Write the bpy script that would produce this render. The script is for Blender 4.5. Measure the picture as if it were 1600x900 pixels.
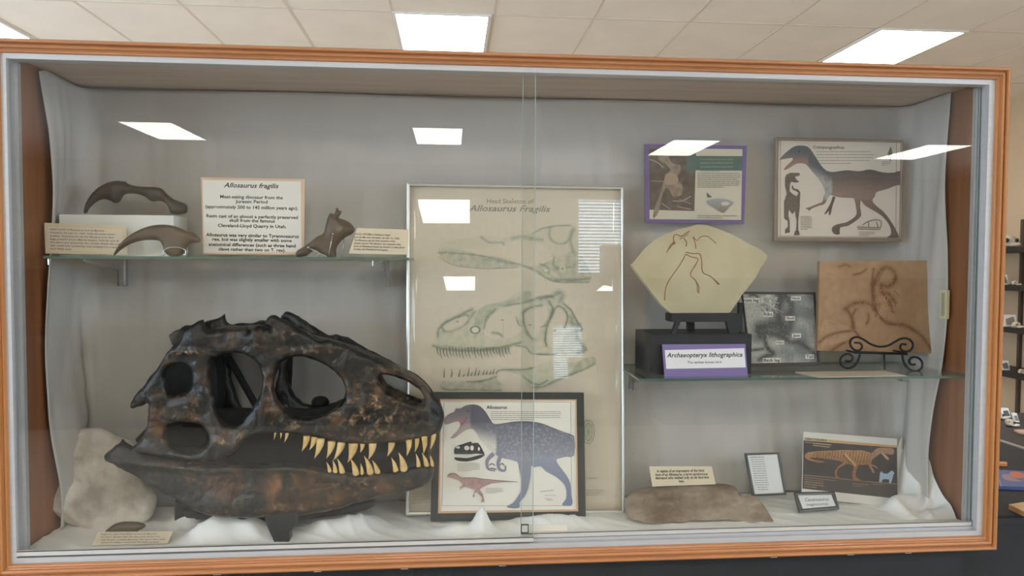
import bpy, math, random
import numpy as np
from mathutils import Vector, noise, geometry, Matrix

for o in list(bpy.data.objects): bpy.data.objects.remove(o)
C = bpy.context.scene.collection
random.seed(4)

# ------------------------------------------------------------------ camera
F, YAW, PITCH, ROLL, CZ = 1117.37, .0843258, -.036978, .0044655, 1.5
def cam_axes():
    f = np.array([math.sin(YAW)*math.cos(PITCH), math.cos(YAW)*math.cos(PITCH), math.sin(PITCH)])
    r = np.array([math.cos(YAW), -math.sin(YAW), 0]); u = np.cross(r, f)
    return r*math.cos(ROLL)+u*math.sin(ROLL), -r*math.sin(ROLL)+u*math.cos(ROLL), f
AX = cam_axes(); M3 = np.array(AX)
cd = bpy.data.cameras.new('camera'); cam = bpy.data.objects.new('camera', cd); C.objects.link(cam)
cd.sensor_width = 36; cd.lens = F/1600*36; cd.clip_start = .05; cd.clip_end = 60
r_, u_, f_ = AX
cam.matrix_world = Matrix(((r_[0], u_[0], -f_[0], 0), (r_[1], u_[1], -f_[1], 0), (r_[2], u_[2], -f_[2], CZ), (0, 0, 0, 1)))
bpy.context.scene.camera = cam

# ------------------------------------------------------------------ light and exposure
sc = bpy.context.scene
sc.view_settings.view_transform = 'Standard'; sc.view_settings.look = 'None'
sc.view_settings.gamma = 1; sc.view_settings.use_curve_mapping = False
sc.view_settings.exposure = 0.9
LAMP = 12.0           # radiance of the ceiling panels
PANEL_COL = (1.0, .955, .88)
SKY = 7.0
w = bpy.data.worlds.new('sky'); sc.world = w; w.use_nodes = True
bg = w.node_tree.nodes['Background']; bg.inputs[0].default_value = (.62, .80, 1, 1); bg.inputs[1].default_value = SKY
sc.cycles.transparent_max_bounces = 32; sc.cycles.max_bounces = 10; sc.cycles.diffuse_bounces = 6

def ray(x, y): return M3.T @ np.array([(x-800)/F, -(y-450)/F, 1])
def at(x, y, Y):
    d = ray(x, y); p = d*Y/d[1]; return Vector((p[0], p[1], p[2]+CZ))
def atz(x, y, Z):
    d = ray(x, y); p = d*(Z-CZ)/d[2]; return Vector((p[0], p[1], p[2]+CZ))
def atx(x, y, X):
    d = ray(x, y); p = d*X/d[0]; return Vector((p[0], p[1], p[2]+CZ))
def proj(p):
    c = M3 @ np.array([p[0], p[1], p[2]-CZ]); return 800+F*c[0]/c[2], 450-F*c[1]/c[2]
def crop(x0, y0, s): return lambda pts: [(x0+a/s, y0+b/s) for a, b in pts]
def lin(c):
    if isinstance(c, str): c = [int(c[i:i+2], 16)/255 for i in (0, 2, 4)]
    return tuple(((v/12.92) if v <= .04045 else ((v+.055)/1.055)**2.4) for v in c)

# ------------------------------------------------------------------ materials
def nt(m): return m.node_tree.nodes, m.node_tree.links
def mat(name, col, rough=.6, metal=0, spec=.5, var=0, scale=8, bump=0, bscale=60, col2=None, stretch=None, lo=.35, hi=.65, coat=0, detail=5):
    m = bpy.data.materials.new(name); m.use_nodes = True; N, L = nt(m); b = N['Principled BSDF']
    c = lin(col); b.inputs['Roughness'].default_value = rough; b.inputs['Metallic'].default_value = metal
    b.inputs['Specular IOR Level'].default_value = spec; b.inputs['Coat Weight'].default_value = coat
    b.inputs['Coat Roughness'].default_value = .15
    b.inputs['Base Color'].default_value = (*c, 1)
    tc = N.new('ShaderNodeTexCoord'); mp = N.new('ShaderNodeMapping'); L.new(tc.outputs['Object'], mp.inputs[0])
    if stretch: mp.inputs['Scale'].default_value = stretch
    if var or col2:
        t = N.new('ShaderNodeTexNoise'); t.inputs['Scale'].default_value = scale; t.inputs['Detail'].default_value = detail
        L.new(mp.outputs[0], t.inputs['Vector'])
        r = N.new('ShaderNodeValToRGB'); r.color_ramp.elements[0].position = lo; r.color_ramp.elements[1].position = hi
        c2 = lin(col2) if col2 else tuple(v*(1-var) for v in c)
        r.color_ramp.elements[0].color = (*c2, 1); r.color_ramp.elements[1].color = (*c, 1)
        L.new(t.outputs['Fac'], r.inputs[0]); L.new(r.outputs[0], b.inputs['Base Color'])
    if bump:
        t = N.new('ShaderNodeTexNoise'); t.inputs['Scale'].default_value = bscale; t.inputs['Detail'].default_value = 5
        L.new(mp.outputs[0], t.inputs['Vector']); bp = N.new('ShaderNodeBump'); bp.inputs['Strength'].default_value = bump
        bp.inputs['Distance'].default_value = .01; L.new(t.outputs['Fac'], bp.inputs['Height']); L.new(bp.outputs[0], b.inputs['Normal'])
    return m
def glass_mat(name, tint=(.97, .985, .975), f0=.045, rough=.0):
    m = bpy.data.materials.new(name); m.use_nodes = True; N, L = nt(m); N.remove(N['Principled BSDF'])
    out = N['Material Output']; mix = N.new('ShaderNodeMixShader'); tr = N.new('ShaderNodeBsdfTransparent'); gl = N.new('ShaderNodeBsdfGlossy')
    tr.inputs[0].default_value = (*tint, 1); gl.inputs['Roughness'].default_value = rough
    g = N.new('ShaderNodeNewGeometry'); d = N.new('ShaderNodeVectorMath'); d.operation = 'DOT_PRODUCT'
    L.new(g.outputs['Incoming'], d.inputs[0]); L.new(g.outputs['Normal'], d.inputs[1])
    def mth(op, a, b=None):
        n = N.new('ShaderNodeMath'); n.operation = op
        for i, v in enumerate((a, b)):
            if v is None: continue
            if isinstance(v, (int, float)): n.inputs[i].default_value = v
            else: L.new(v, n.inputs[i])
        return n.outputs[0]
    a = mth('ABSOLUTE', d.outputs['Value']); s = mth('SUBTRACT', 1.0, a); p = mth('POWER', s, 5.0)
    q = mth('MULTIPLY', p, 1-f0); fac = mth('ADD', q, f0)
    L.new(fac, mix.inputs[0]); L.new(tr.outputs[0], mix.inputs[1]); L.new(gl.outputs[0], mix.inputs[2]); L.new(mix.outputs[0], out.inputs[0])
    return m
def emit(name, col, s):
    m = bpy.data.materials.new(name); m.use_nodes = True; N, L = nt(m); N.remove(N['Principled BSDF'])
    e = N.new('ShaderNodeEmission'); e.inputs[0].default_value = (*col, 1); e.inputs[1].default_value = s; L.new(e.outputs[0], N['Material Output'].inputs[0]); return m
def wood_mat(name, a, b, scale, stretch, rough=.4, coat=.3):
    m = mat(name, a, rough, coat=coat, col2=b, scale=scale, stretch=stretch, lo=.3, hi=.7, detail=8, bump=.05, bscale=scale*2); return m

m_oak_h = wood_mat('oak_along_x', 'b97f53', 'a56e45', 30, (.12, 1, 1.6))
m_oak_v = wood_mat('oak_along_z', 'b37541', 'a06833', 30, (1.6, 1, .12))
m_sidepanel = wood_mat('oak_panel', '9c6540', '7b4b2b', 14, (1, 1.6, .15), .5, .1)
m_toppanel = wood_mat('top_panel', 'c3b0a0', 'b09c8c', 14, (.15, 1.6, 1), .5, .1)
m_alu = mat('brushed_aluminium', 'b9b9bb', .5, .4, var=.06, scale=120, stretch=(.05, 1, 1))
m_rail = mat('rail_aluminium', 'c4c0bc', .45, .25, var=.05, scale=60, stretch=(.05, 1, 1))
m_dark = mat('dark_gap', '2a2c2b', .7)
m_pane = glass_mat('case_glass', (.925, .935, .925), .045)
m_paneback = glass_mat('case_glass_back', (.995, 1, .998), .012)
m_plex = glass_mat('picture_plexiglass', (.98, .98, .98), .05)
m_edge = mat('green_glass_edge', '52685c', .15, spec=.8)
m_shelfglass = glass_mat('shelf_glass', (.86, .92, .89), .05)
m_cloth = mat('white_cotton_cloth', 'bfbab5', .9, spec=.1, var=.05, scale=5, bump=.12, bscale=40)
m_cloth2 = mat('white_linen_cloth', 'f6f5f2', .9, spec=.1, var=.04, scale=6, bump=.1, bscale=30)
m_bone = None
m_black = mat('black_paint', '26272a', .45, var=.2, scale=30)
m_blackcloth = mat('black_table_cloth', '1f2123', .75, spec=.4, var=.2, scale=6, bump=.15, bscale=200)
m_chrome = mat('chrome', 'c8c8c8', .2, .9)
m_white = mat('white_card', 'e8e6e2', .7)
m_claw = mat('claw_resin', '6b5a48', .42, col2='4a3d33', scale=14, bump=.15, bscale=30)
m_clawdark = mat('dark_claw_resin', '4d443d', .45, col2='352f2c', scale=14, bump=.2, bscale=30)
m_plaster = mat('plaster_cast', 'd8d1c6', .9, col2='aaa295', scale=13, bump=1.0, bscale=16, lo=.35, hi=.6)
m_rock = mat('brown_rock', 'a89684', .9, col2='78634f', scale=11, bump=1.0, bscale=18, lo=.35, hi=.62)
m_stone = mat('yellow_limestone', 'bfb497', .75, col2='afa384', scale=6, bump=.1, bscale=50)
m_tan = mat('tan_slab', 'a98969', .7, col2='9c7b5e', scale=5, bump=.2, bscale=30)
m_iron = mat('wrought_iron', '23262a', .5, .4)
m_tooth = mat('tooth_enamel', 'e0c083', .35, col2='c39c5c', scale=40, coat=.2)
m_skull_shade = mat('skull_inside_shade', '171513', .8, col2='0d0c0c', scale=14)  # near-black colour stands in for the shade inside the skull
m_wallp = mat('beige_wall', 'c9b294', .85, var=.04, scale=2, bump=.03, bscale=300)
m_frame_sil = mat('silver_frame', 'd5d3cd', .3, .5)
m_sticker = mat('cream_plastic', 'd8d0a8', .5)

def bone_mat():
    m = bpy.data.materials.new('skull_resin'); m.use_nodes = True; N, L = nt(m); b = N['Principled BSDF']
    tc = N.new('ShaderNodeTexCoord'); at_ = N.new('ShaderNodeAttribute'); at_.attribute_name = 'Col'
    def ns(sc_, det=6, dist=0):
        t = N.new('ShaderNodeTexNoise'); t.inputs['Scale'].default_value = sc_; t.inputs['Detail'].default_value = det; t.inputs['Distortion'].default_value = dist
        L.new(tc.outputs['Object'], t.inputs['Vector']); return t
    def ramp(src, st):
        r = N.new('ShaderNodeValToRGB'); e = r.color_ramp.elements
        while len(e) < len(st): e.new(.5)
        for i, (p, c) in enumerate(st): e[i].position = p; e[i].color = (*lin(c), 1) if isinstance(c, str) else (c, c, c, 1)
        L.new(src, r.inputs[0]); return r
    def mixc(f, a_, b_):
        x = N.new('ShaderNodeMix'); x.data_type = 'RGBA'; L.new(f, x.inputs['Factor']); L.new(a_, x.inputs['A']); L.new(b_, x.inputs['B']); return x.outputs['Result']
    def mul(a_, b_, op='MULTIPLY'):
        n = N.new('ShaderNodeMath'); n.operation = op; n.use_clamp = True; L.new(a_, n.inputs[0])
        if isinstance(b_, float): n.inputs[1].default_value = b_
        else: L.new(b_, n.inputs[1])
        return n.outputs[0]
    sp = N.new('ShaderNodeSeparateColor'); L.new(at_.outputs['Color'], sp.inputs[0])
    base = ramp(ns(10, 7, .5).outputs['Fac'], [(.3, '0a0b0c'), (.5, '171615'), (.62, '27211c'), (.75, '3d3025')])
    brown = ramp(ns(22, 7, .4).outputs['Fac'], [(.3, '20150f'), (.5, '553620'), (.68, '94673e')])
    tan = ramp(ns(70, 5, .6).outputs['Fac'], [(.4, '2f251c'), (.56, '7b6148'), (.7, 'c1a07a')])
    br = mul(sp.outputs['Red'], ramp(ns(16, 6, .5).outputs['Fac'], [(.42, 0.0), (.60, .85)]).outputs[0])
    tn = mul(sp.outputs['Green'], ramp(ns(48, 4, .5).outputs['Fac'], [(.46, 0.0), (.6, 1.0)]).outputs[0])
    L.new(mixc(tn, mixc(br, base.outputs[0], brown.outputs[0]), tan.outputs[0]), b.inputs['Base Color'])
    b1 = N.new('ShaderNodeBump'); b1.inputs['Strength'].default_value = .8; b1.inputs['Distance'].default_value = .012; L.new(ns(17, 7, .8).outputs['Fac'], b1.inputs['Height'])
    b2 = N.new('ShaderNodeBump'); b2.inputs['Strength'].default_value = .55; b2.inputs['Distance'].default_value = .004; L.new(ns(70, 6, .3).outputs['Fac'], b2.inputs['Height']); L.new(b1.outputs[0], b2.inputs['Normal'])
    L.new(b2.outputs[0], b.inputs['Normal'])
    b.inputs['Roughness'].default_value = .36
    return m
def displace(o, fn, off):      # move every vertex along its normal by fn(world point)
    me = o.data; n = len(me.vertices); co = np.zeros(n*3); no = np.zeros(n*3)
    me.vertices.foreach_get('co', co); me.vertices.foreach_get('normal', no); co = co.reshape(-1, 3); no = no.reshape(-1, 3)
    d = np.array([fn(Vector(c)+off) for c in co]); co = co+no*d[:, None]
    me.vertices.foreach_set('co', co.ravel()); me.update()
def paint_bone(o, patches):
    off = root_loc(o.parent)+o.location; n = len(o.data.vertices); co = np.zeros(n*3); o.data.vertices.foreach_get('co', co); co = co.reshape(-1, 3)+np.array(off)-np.array([0, 0, CZ])
    c = (M3 @ co.T).T; x = 800+F*c[:, 0]/c[:, 2]; y = 450-F*c[:, 1]/c[:, 2]; R = np.zeros(n); G = np.zeros(n)
    for px_, py_, sx, sy, r, g in patches:
        k = np.exp(-((x-px_)/sx)**2-((y-py_)/sy)**2); R = np.maximum(R, k*r); G = np.maximum(G, k*g)
    ca = o.data.color_attributes.new('Col', 'FLOAT_COLOR', 'POINT'); ca.data.foreach_set('color', np.stack([R, G, np.zeros(n), np.ones(n)], 1).ravel())
m_bone = bone_mat()
def print_mat():
    m = bpy.data.materials.new('printed_paper'); m.use_nodes = True; N, L = nt(m); b = N['Principled BSDF']
    a = N.new('ShaderNodeAttribute'); a.attribute_name = 'Col'; L.new(a.outputs['Color'], b.inputs['Base Color'])
    b.inputs['Roughness'].default_value = .55; b.inputs['Specular IOR Level'].default_value = .3; return m
m_print = print_mat()

# ------------------------------------------------------------------ object helpers
def thing(name, label, cat, loc=(0, 0, 0), group=None):
    o = bpy.data.objects.new(name, None); C.objects.link(o); o.location = loc; o.empty_display_size = .05
    o['label'] = label; o['category'] = cat
    if group: o['group'] = group
    return o
def root_loc(p):
    v = Vector((0, 0, 0))
    while p is not None: v += p.location; p = p.parent
    return v
def mesh_obj(name, verts, faces, mats, parent=None, smooth=False, midx=None, origin=None, cols=None):
    base = root_loc(parent)
    if parent is None:
        if origin is None:
            a = np.array([tuple(v) for v in verts]); origin = ((a[:, 0].min()+a[:, 0].max())/2, (a[:, 1].min()+a[:, 1].max())/2, a[:, 2].min())
        base = Vector(origin)
    me = bpy.data.meshes.new(name)
    me.from_pydata([tuple(Vector(v)-base) for v in verts], [], faces)
    if not isinstance(mats, (list, tuple)): mats = [mats]
    for m in mats: me.materials.append(m)
    if midx is not None: me.polygons.foreach_set('material_index', midx)
    if smooth is not False:
        me.polygons.foreach_set('use_smooth', [True]*len(me.polygons))
        if smooth is not True: me.set_sharp_from_angle(angle=math.radians(smooth))
    if cols is not None:
        ca = me.color_attributes.new('Col', 'FLOAT_COLOR', 'POINT')
        ca.data.foreach_set('color', [x for c in cols for x in (*c, 1.0)])
    me.update()
    o = bpy.data.objects.new(name, me); C.objects.link(o)
    if parent is not None: o.parent = parent
    else: o.location = base
    return o
def tag(o, label=None, cat=None, group=None, kind=None):
    for k, v in (('label', label), ('category', cat), ('group', group), ('kind', kind)):
        if v: o[k] = v
    return o
class MB:
    def __init__(s): s.v = []; s.f = []; s.mi = []
    def add(s, v, f, mi=0):
        n = len(s.v); s.v += [Vector(p) for p in v]; s.f += [tuple(i+n for i in q) for q in f]; s.mi += [mi]*len(f); return s
    def box(s, a, b, mi=0, bev=0):
        x0, x1 = sorted((a[0], b[0])); y0, y1 = sorted((a[1], b[1])); z0, z1 = sorted((a[2], b[2]))
        if bev <= 0:
            v = [(x, y, z) for x in (x0, x1) for y in (y0, y1) for z in (z0, z1)]
            return s.add(v, [(0, 1, 3, 2), (4, 6, 7, 5), (0, 4, 5, 1), (2, 3, 7, 6), (0, 2, 6, 4), (1, 5, 7, 3)], mi)
        import bmesh
        bm = bmesh.new(); bmesh.ops.create_cube(bm, size=1)
        for q in bm.verts: q.co = Vector(((x0+x1)/2+q.co.x*(x1-x0), (y0+y1)/2+q.co.y*(y1-y0), (z0+z1)/2+q.co.z*(z1-z0)))
        bmesh.ops.bevel(bm, geom=list(bm.edges), offset=bev, segments=2, affect='EDGES')
        bm.verts.index_update(); s.add([q.co.copy() for q in bm.verts], [tuple(w.index for w in f.verts) for f in bm.faces], mi); bm.free(); return s
    def hexa(s, front, back, mi=0):     # two quads, same order
        v = list(front)+list(back)
        return s.add(v, [(0, 1, 2, 3), (7, 6, 5, 4), (0, 4, 5, 1), (1, 5, 6, 2), (2, 6, 7, 3), (3, 7, 4, 0)], mi)
    def tube(s, pts, r, n=8, mi=0, cap=True):
        pts = [Vector(p) for p in pts]; rr = r if isinstance(r, (list, tuple)) else [r]*len(pts)
        rings = []; prev = None
        for i, p in enumerate(pts):
            d = (pts[min(i+1, len(pts)-1)]-pts[max(i-1, 0)]).normalized()
            if prev is None: prev = d.orthogonal().normalized()
            a = (prev-d*prev.dot(d)).normalized(); prev = a; b = d.cross(a)
            rings.append([p+(a*math.cos(2*math.pi*k/n)+b*math.sin(2*math.pi*k/n))*rr[i] for k in range(n)])
        v = [q for R in rings for q in R]; f = []
        for i in range(len(pts)-1):
            for k in range(n): f.append((i*n+k, i*n+(k+1) % n, (i+1)*n+(k+1) % n, (i+1)*n+k))
        if cap: f.append(tuple(range(n))[::-1]); f.append(tuple((len(pts)-1)*n+k for k in range(n)))
        return s.add(v, f, mi)
    def ball(s, c, r, n=10, mi=0):
        c = Vector(c); r = r if isinstance(r, (tuple, list)) else (r, r, r); v = []; f = []
        for i in range(n+1):
            t = math.pi*i/n
            for k in range(2*n):
                p = math.pi*k/n; v.append(c+Vector((r[0]*math.sin(t)*math.cos(p), r[1]*math.sin(t)*math.sin(p), r[2]*math.cos(t))))
        for i in range(n):
            for k in range(2*n): f.append((i*2*n+k, (i+1)*2*n+k, (i+1)*2*n+(k+1) % (2*n), i*2*n+(k+1) % (2*n)))
        return s.add(v, f, mi)
    def obj(s, name, mats, parent=None, smooth=False): return mesh_obj(name, s.v, s.f, mats, parent, smooth, s.mi)
def struct(o): o['kind'] = 'structure'; return o

def smooth_pts(pts, n=4, closed=True):
    out = []; m = len(pts)
    rng = range(m) if closed else range(m-1)
    for i in rng:
        if closed: p0, p1, p2, p3 = pts[i-1], pts[i], pts[(i+1) % m], pts[(i+2) % m]
        else: p0, p1, p2, p3 = pts[max(i-1, 0)], pts[i], pts[i+1], pts[min(i+2, m-1)]
        for k in range(n):
            t = k/n
            out.append(tuple(.5*(2*p1[j]+(p2[j]-p0[j])*t+(2*p0[j]-5*p1[j]+4*p2[j]-p3[j])*t*t+(3*p1[j]-p0[j]-3*p2[j]+p3[j])*t**3) for j in range(len(p1))))
    if not closed: out.append(tuple(pts[-1]))
    return out
def pip(P, poly):
    x, y = P[:, 0], P[:, 1]; ins = np.zeros(len(P), bool); m = len(poly)
    for i in range(m):
        (x1, y1), (x2, y2) = poly[i], poly[(i+1) % m]
        if y1 == y2: continue
        c = ((y1 > y) != (y2 > y)) & (x < (x2-x1)*(y-y1)/(y2-y1)+x1); ins ^= c
    return ins
def seg_dist(P, polys):
    d = np.full(len(P), 1e9)
    for poly in polys:
        m = len(poly)
        for i in range(m):
            a = np.array(poly[i]); b = np.array(poly[(i+1) % m]); ab = b-a; L2 = ab@ab
            if L2 < 1e-12: continue
            t = np.clip(((P-a)@ab)/L2, 0, 1); d = np.minimum(d, np.hypot(*(P-a-t[:, None]*ab).T))
    return d
def triangulate(outer, holes=(), step=4.0):
    """2-D points and triangles of a polygon with holes, with inner points every `step`."""
    loops = [list(outer)]+[list(h) for h in holes]
    co = []; ed = []
    for lp in loops:
        n = len(co); co += lp; ed += [(n+i, n+(i+1) % len(lp)) for i in range(len(lp))]
    nb = len(co)
    if step:
        a = np.array(outer); x0, y0 = a.min(0); x1, y1 = a.max(0)
        g = [(x+(step/2 if j % 2 else 0), y) for j, y in enumerate(np.arange(y0, y1, step*.87)) for x in np.arange(x0, x1, step)]
        if g:
            P = np.array(g); ok = pip(P, outer)
            for h in holes: ok &= ~pip(P, h)
            P = P[ok]
            if len(P): P = P[seg_dist(P, loops) > step*.4]; co += [tuple(p) for p in P]
    r = geometry.delaunay_2d_cdt([Vector(p) for p in co], ed, [], 0, 1e-5)
    V = np.array([tuple(v) for v in r[0]]); T = [tuple(f) for f in r[2]]
    cen = np.array([V[list(t)].mean(0) for t in T]); ok = pip(cen, outer)
    for h in holes: ok &= ~pip(cen, h)
    return V, [t for t, k in zip(T, ok) if k], loops
def relief(outer, holes, pos, thick, step=4, R=None, back=1.0, floor=0.0, nz=0, nsc=20, wob=None):
    """Rounded body from an outline: pos(x,y) is a point on its mid sheet, thick(x,y) half thickness in metres (along Y)."""
    V, T, loops = triangulate(outer, holes, step)
    d = seg_dist(V, loops); px = 1.9/F
    vs = []; front = []; backi = []
    area = {}
    for i, (x, y) in enumerate(V):
        p = Vector(pos(x, y)); t0 = thick(x, y) if callable(thick) else thick
        r = (R if R else t0)/px
        k = min(d[i]/r, 1); t = t0*(floor+(1-floor)*math.sqrt(max(0, 1-(1-k)**2)))
        if d[i] < .05 and floor == 0:
            vs.append(p); front.append(len(vs)-1); backi.append(len(vs)-1)
        else:
            n = noise.noise(p*nsc)*nz if nz else 0
            dt = wob(x, y) if wob else 0
            vs.append(p+Vector((0, -t+n*k-dt, 0))); front.append(len(vs)-1)
            vs.append(p+Vector((0, t*back, 0))); backi.append(len(vs)-1)
    f = []
    for t in T:
        a, b, c = t; f.append((front[a], front[b], front[c])); q = (backi[a], backi[c], backi[b])
        if len(set(q)) == 3: f.append(q)
    if floor > 0:
        cnt = {}
        for t in T:
            for i in range(3):
                e = (t[i], t[(i+1) % 3]); cnt[e] = 1
        for (a, b) in cnt:
            if (b, a) not in cnt: f.append((front[b], front[a], backi[a], backi[b]))
    return vs, f
def fix_normals(o):
    import bmesh
    bm = bmesh.new(); bm.from_mesh(o.data); bmesh.ops.remove_doubles(bm, verts=bm.verts, dist=1e-6); bmesh.ops.recalc_face_normals(bm, faces=bm.faces); bm.to_mesh(o.data); bm.free()
def remesh(o, vox, smooth_it=2, dec=None):
    md = o.modifiers.new('r', 'REMESH'); md.mode = 'VOXEL'; md.voxel_size = vox
    if smooth_it: s = o.modifiers.new('s', 'SMOOTH'); s.iterations = smooth_it; s.factor = .5
    dg = bpy.context.evaluated_depsgraph_get(); me = bpy.data.meshes.new_from_object(o.evaluated_get(dg))
    o.modifiers.clear(); old = o.data; ms = list(old.materials); o.data = me
    me.materials.clear()
    for m in ms: me.materials.append(m)
    me.polygons.foreach_set('material_index', [0]*len(me.polygons))
    me.polygons.foreach_set('use_smooth', [True]*len(me.polygons)); return o

# ------------------------------------------------------------------ flat things: planes, frames, printed sheets
class Plane:
    def __init__(s, x, y, Y, lean=0, yaw=0):      # lean back in degrees, yaw in degrees
        s.p = at(x, y, Y); a = math.radians(lean); b = math.radians(yaw)
        s.n = Vector((math.sin(b)*math.cos(a), -math.cos(b)*math.cos(a), math.sin(a)))
    def hit(s, x, y, off=0):
        d = Vector(ray(x, y)); o = Vector((0, 0, CZ)); t = (s.p-o).dot(s.n)/d.dot(s.n); return o+d*t+s.n*off
def slab(mb, pl, quad, off=0, th=.003, mi=0):     # front face at off, thickness th behind
    q = [pl.hit(*c, off) for c in quad]; mb.hexa(q, [p-pl.n*th for p in q], mi); return mb
def ring(mb, pl, outer, inner, off=0, th=.015, mi=0, ridge=0):
    o = [pl.hit(*c, off) for c in outer]; i = [pl.hit(*c, off) for c in inner]
    mid = [(a+b)/2+pl.n*ridge for a, b in zip(o, i)]
    ob = [p-pl.n*th for p in o]; ib = [p-pl.n*th for p in i]
    v = o+mid+i+ib+ob; f = []
    for k in range(5):
        for j in range(4):
            f.append((k*4+j, k*4+(j+1) % 4, ((k+1) % 5)*4+(j+1) % 4, ((k+1) % 5)*4+j))
    mb.add(v, f, mi); return mb
def inset(q, a, b=None):      # shrink a pixel quad by a (x) and b (y)
    b = a if b is None else b
    (x0, y0), (x1, y1), (x2, y2), (x3, y3) = q
    return [(x0+a, y0+b), (x1-a, y1+b), (x2-a, y2-b), (x3+a, y3-b)]
_tc = {}
def text_mesh(s, bold=0, shear=0):
    k = (s, bold, shear)
    if k in _tc: return _tc[k]
    cu = bpy.data.curves.new('t', 'FONT'); cu.body = s; cu.size = 1; cu.offset = bold; cu.shear = shear; cu.resolution_u = 2
    o = bpy.data.objects.new('t', cu); C.objects.link(o); dg = bpy.context.evaluated_depsgraph_get(); dg.update()
    me = o.evaluated_get(dg).to_mesh(); v = [(p.co.x, p.co.y) for p in me.vertices]; f = [tuple(p.vertices) for p in me.polygons]
    o.evaluated_get(dg).to_mesh_clear(); bpy.data.objects.remove(o); bpy.data.curves.remove(cu)
    _tc[k] = (v, f); return _tc[k]
class Art:
    def __init__(s, pl, off=0.0002): s.pl = pl; s.off = off; s.v = []; s.f = []; s.c = []
    def _add(s, pts, faces, cols, lift=6e-5):
        n = len(s.v); s.off += lift
        s.v += [s.pl.hit(x, y, s.off) for x, y in pts]; s.c += cols; s.f += [tuple(i+n for i in q) for q in faces]
    def col(s, c, x, y):
        return c(x, y) if callable(c) else c
    def poly(s, pts, c, sm=0, step=0, holes=()):
        if sm: pts = smooth_pts(pts, sm); holes = [smooth_pts(h, sm) for h in holes]
        V, T, _ = triangulate(pts, holes, step)
        cc = None if callable(c) else lin(c)
        s._add([tuple(v) for v in V], T, [lin(c(*v)) if cc is None else cc for v in V]); return s
    def quad(s, q, c):
        cc = None if callable(c) else lin(c)
        s._add(q, [(0, 1, 2, 3)], [lin(c(*v)) if cc is None else cc for v in q]); return s
    def rect(s, x0, y0, x1, y1, c): return s.quad([(x0, y0), (x1, y0), (x1, y1), (x0, y1)], c)
    def line(s, pts, w, c, sm=0):
        if sm: pts = smooth_pts(pts, sm, False)
        L = len(pts); ws = w if isinstance(w, (list, tuple)) else None
        V = []; F_ = []
        for i, p in enumerate(pts):
            a = pts[max(i-1, 0)]; b = pts[min(i+1, L-1)]; dx, dy = b[0]-a[0], b[1]-a[1]; m = math.hypot(dx, dy) or 1
            ww = (ws[0]+(ws[1]-ws[0])*i/(L-1))/2 if ws else w/2
            V += [(p[0]-dy/m*ww, p[1]+dx/m*ww), (p[0]+dy/m*ww, p[1]-dx/m*ww)]
        for i in range(L-1): F_.append((2*i, 2*i+1, 2*i+3, 2*i+2))
        s._add(V, F_, [lin(c)]*len(V)); return s
    def ell(s, cx, cy, rx, ry, c, n=16, rot=0):
        ca, sa = math.cos(rot), math.sin(rot)
        P = [(cx+rx*math.cos(2*math.pi*k/n)*ca-ry*math.sin(2*math.pi*k/n)*sa, cy+rx*math.cos(2*math.pi*k/n)*sa+ry*math.sin(2*math.pi*k/n)*ca) for k in range(n)]
        s._add(P, [tuple(range(n))], [lin(c)]*n); return s
    def text(s, t, a, b, h, c, bold=0, shear=0):    # baseline from a to b, capital height h pixels
        v, f = text_mesh(t, bold, shear)
        if not v: return s
        xs = [p[0] for p in v]; x0, x1 = min(xs), max(xs)
        W = x1-x0 or 1; L = math.hypot(b[0]-a[0], b[1]-a[1]); ux, uy = (b[0]-a[0])/L, (b[1]-a[1])/L
        P = []
        for x, y in v:
            q = (x-x0)/W*L; g = y/.70*h; P.append((a[0]+ux*q+uy*g, a[1]+uy*q-ux*g))
        s._add(P, f, [lin(c)]*len(P)); return s
    def para(s, lines, x0, y0, x1, dy, h, c, slope=0, center=False, cw=None, bold=.01, shear=0):
        n = max(len(l) for l in lines)
        for i, l in enumerate(lines):
            w = (x1-x0)*len(l)/n; xa = x0+((x1-x0)-w)/2 if center else x0; ya = y0+i*dy+slope*(xa-x0)
            if l.strip(): s.text(l, (xa, ya), (xa+w, ya+slope*w), h, c, bold, shear)
        return s
    def bars(s, x0, y0, x1, dy, n, h, c, slope=0, last=.6):
        for i in range(n):
            x = x0; xe = x0+(x1-x0)*(last if i == n-1 else random.uniform(.93, 1))
            while x < xe:
                wd = min(random.uniform(3, 10)*h*.8, xe-x); y = y0+i*dy+slope*(x-x0)
                s.quad([(x, y-h/2), (x+wd, y-h/2+slope*wd), (x+wd, y+h/2+slope*wd), (x, y+h/2)], c); s.off -= 5e-5; x += wd+h*.7
        s.off += 6e-5
        return s
    def field(s, quad, step, base, strokes=(), masks=(), nsc=.15, namp=.06, off=None):
        """A soft printed picture: one fine grid coloured by feathered strokes (pts, width, colour, strength) and shapes (pts, colour, strength)."""
        (x0, y0), (x1, y1), (x2, y2), (x3, y3) = quad; nx = int(max(abs(x1-x0), abs(x2-x3))/step)+1; ny = int(max(abs(y3-y0), abs(y2-y1))/step)+1
        u, w_ = np.meshgrid(np.linspace(0, 1, nx+1), np.linspace(0, 1, ny+1)); u = u.ravel(); w_ = w_.ravel()
        P = np.stack([x0*(1-u)*(1-w_)+x1*u*(1-w_)+x2*u*w_+x3*(1-u)*w_, y0*(1-u)*(1-w_)+y1*u*(1-w_)+y2*u*w_+y3*(1-u)*w_], 1)
        nz = np.array([noise.noise(Vector((p[0]*nsc, p[1]*nsc, 1))) for p in P]); nf = np.array([noise.noise(Vector((p[0]*nsc*5, p[1]*nsc*5, 8))) for p in P])
        c = np.array([base(*p) for p in P]) if callable(base) else np.tile(np.array(hexf(base)), (len(P), 1)); c = c*(1+(nz*namp*2+nf*namp)[:, None])
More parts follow.
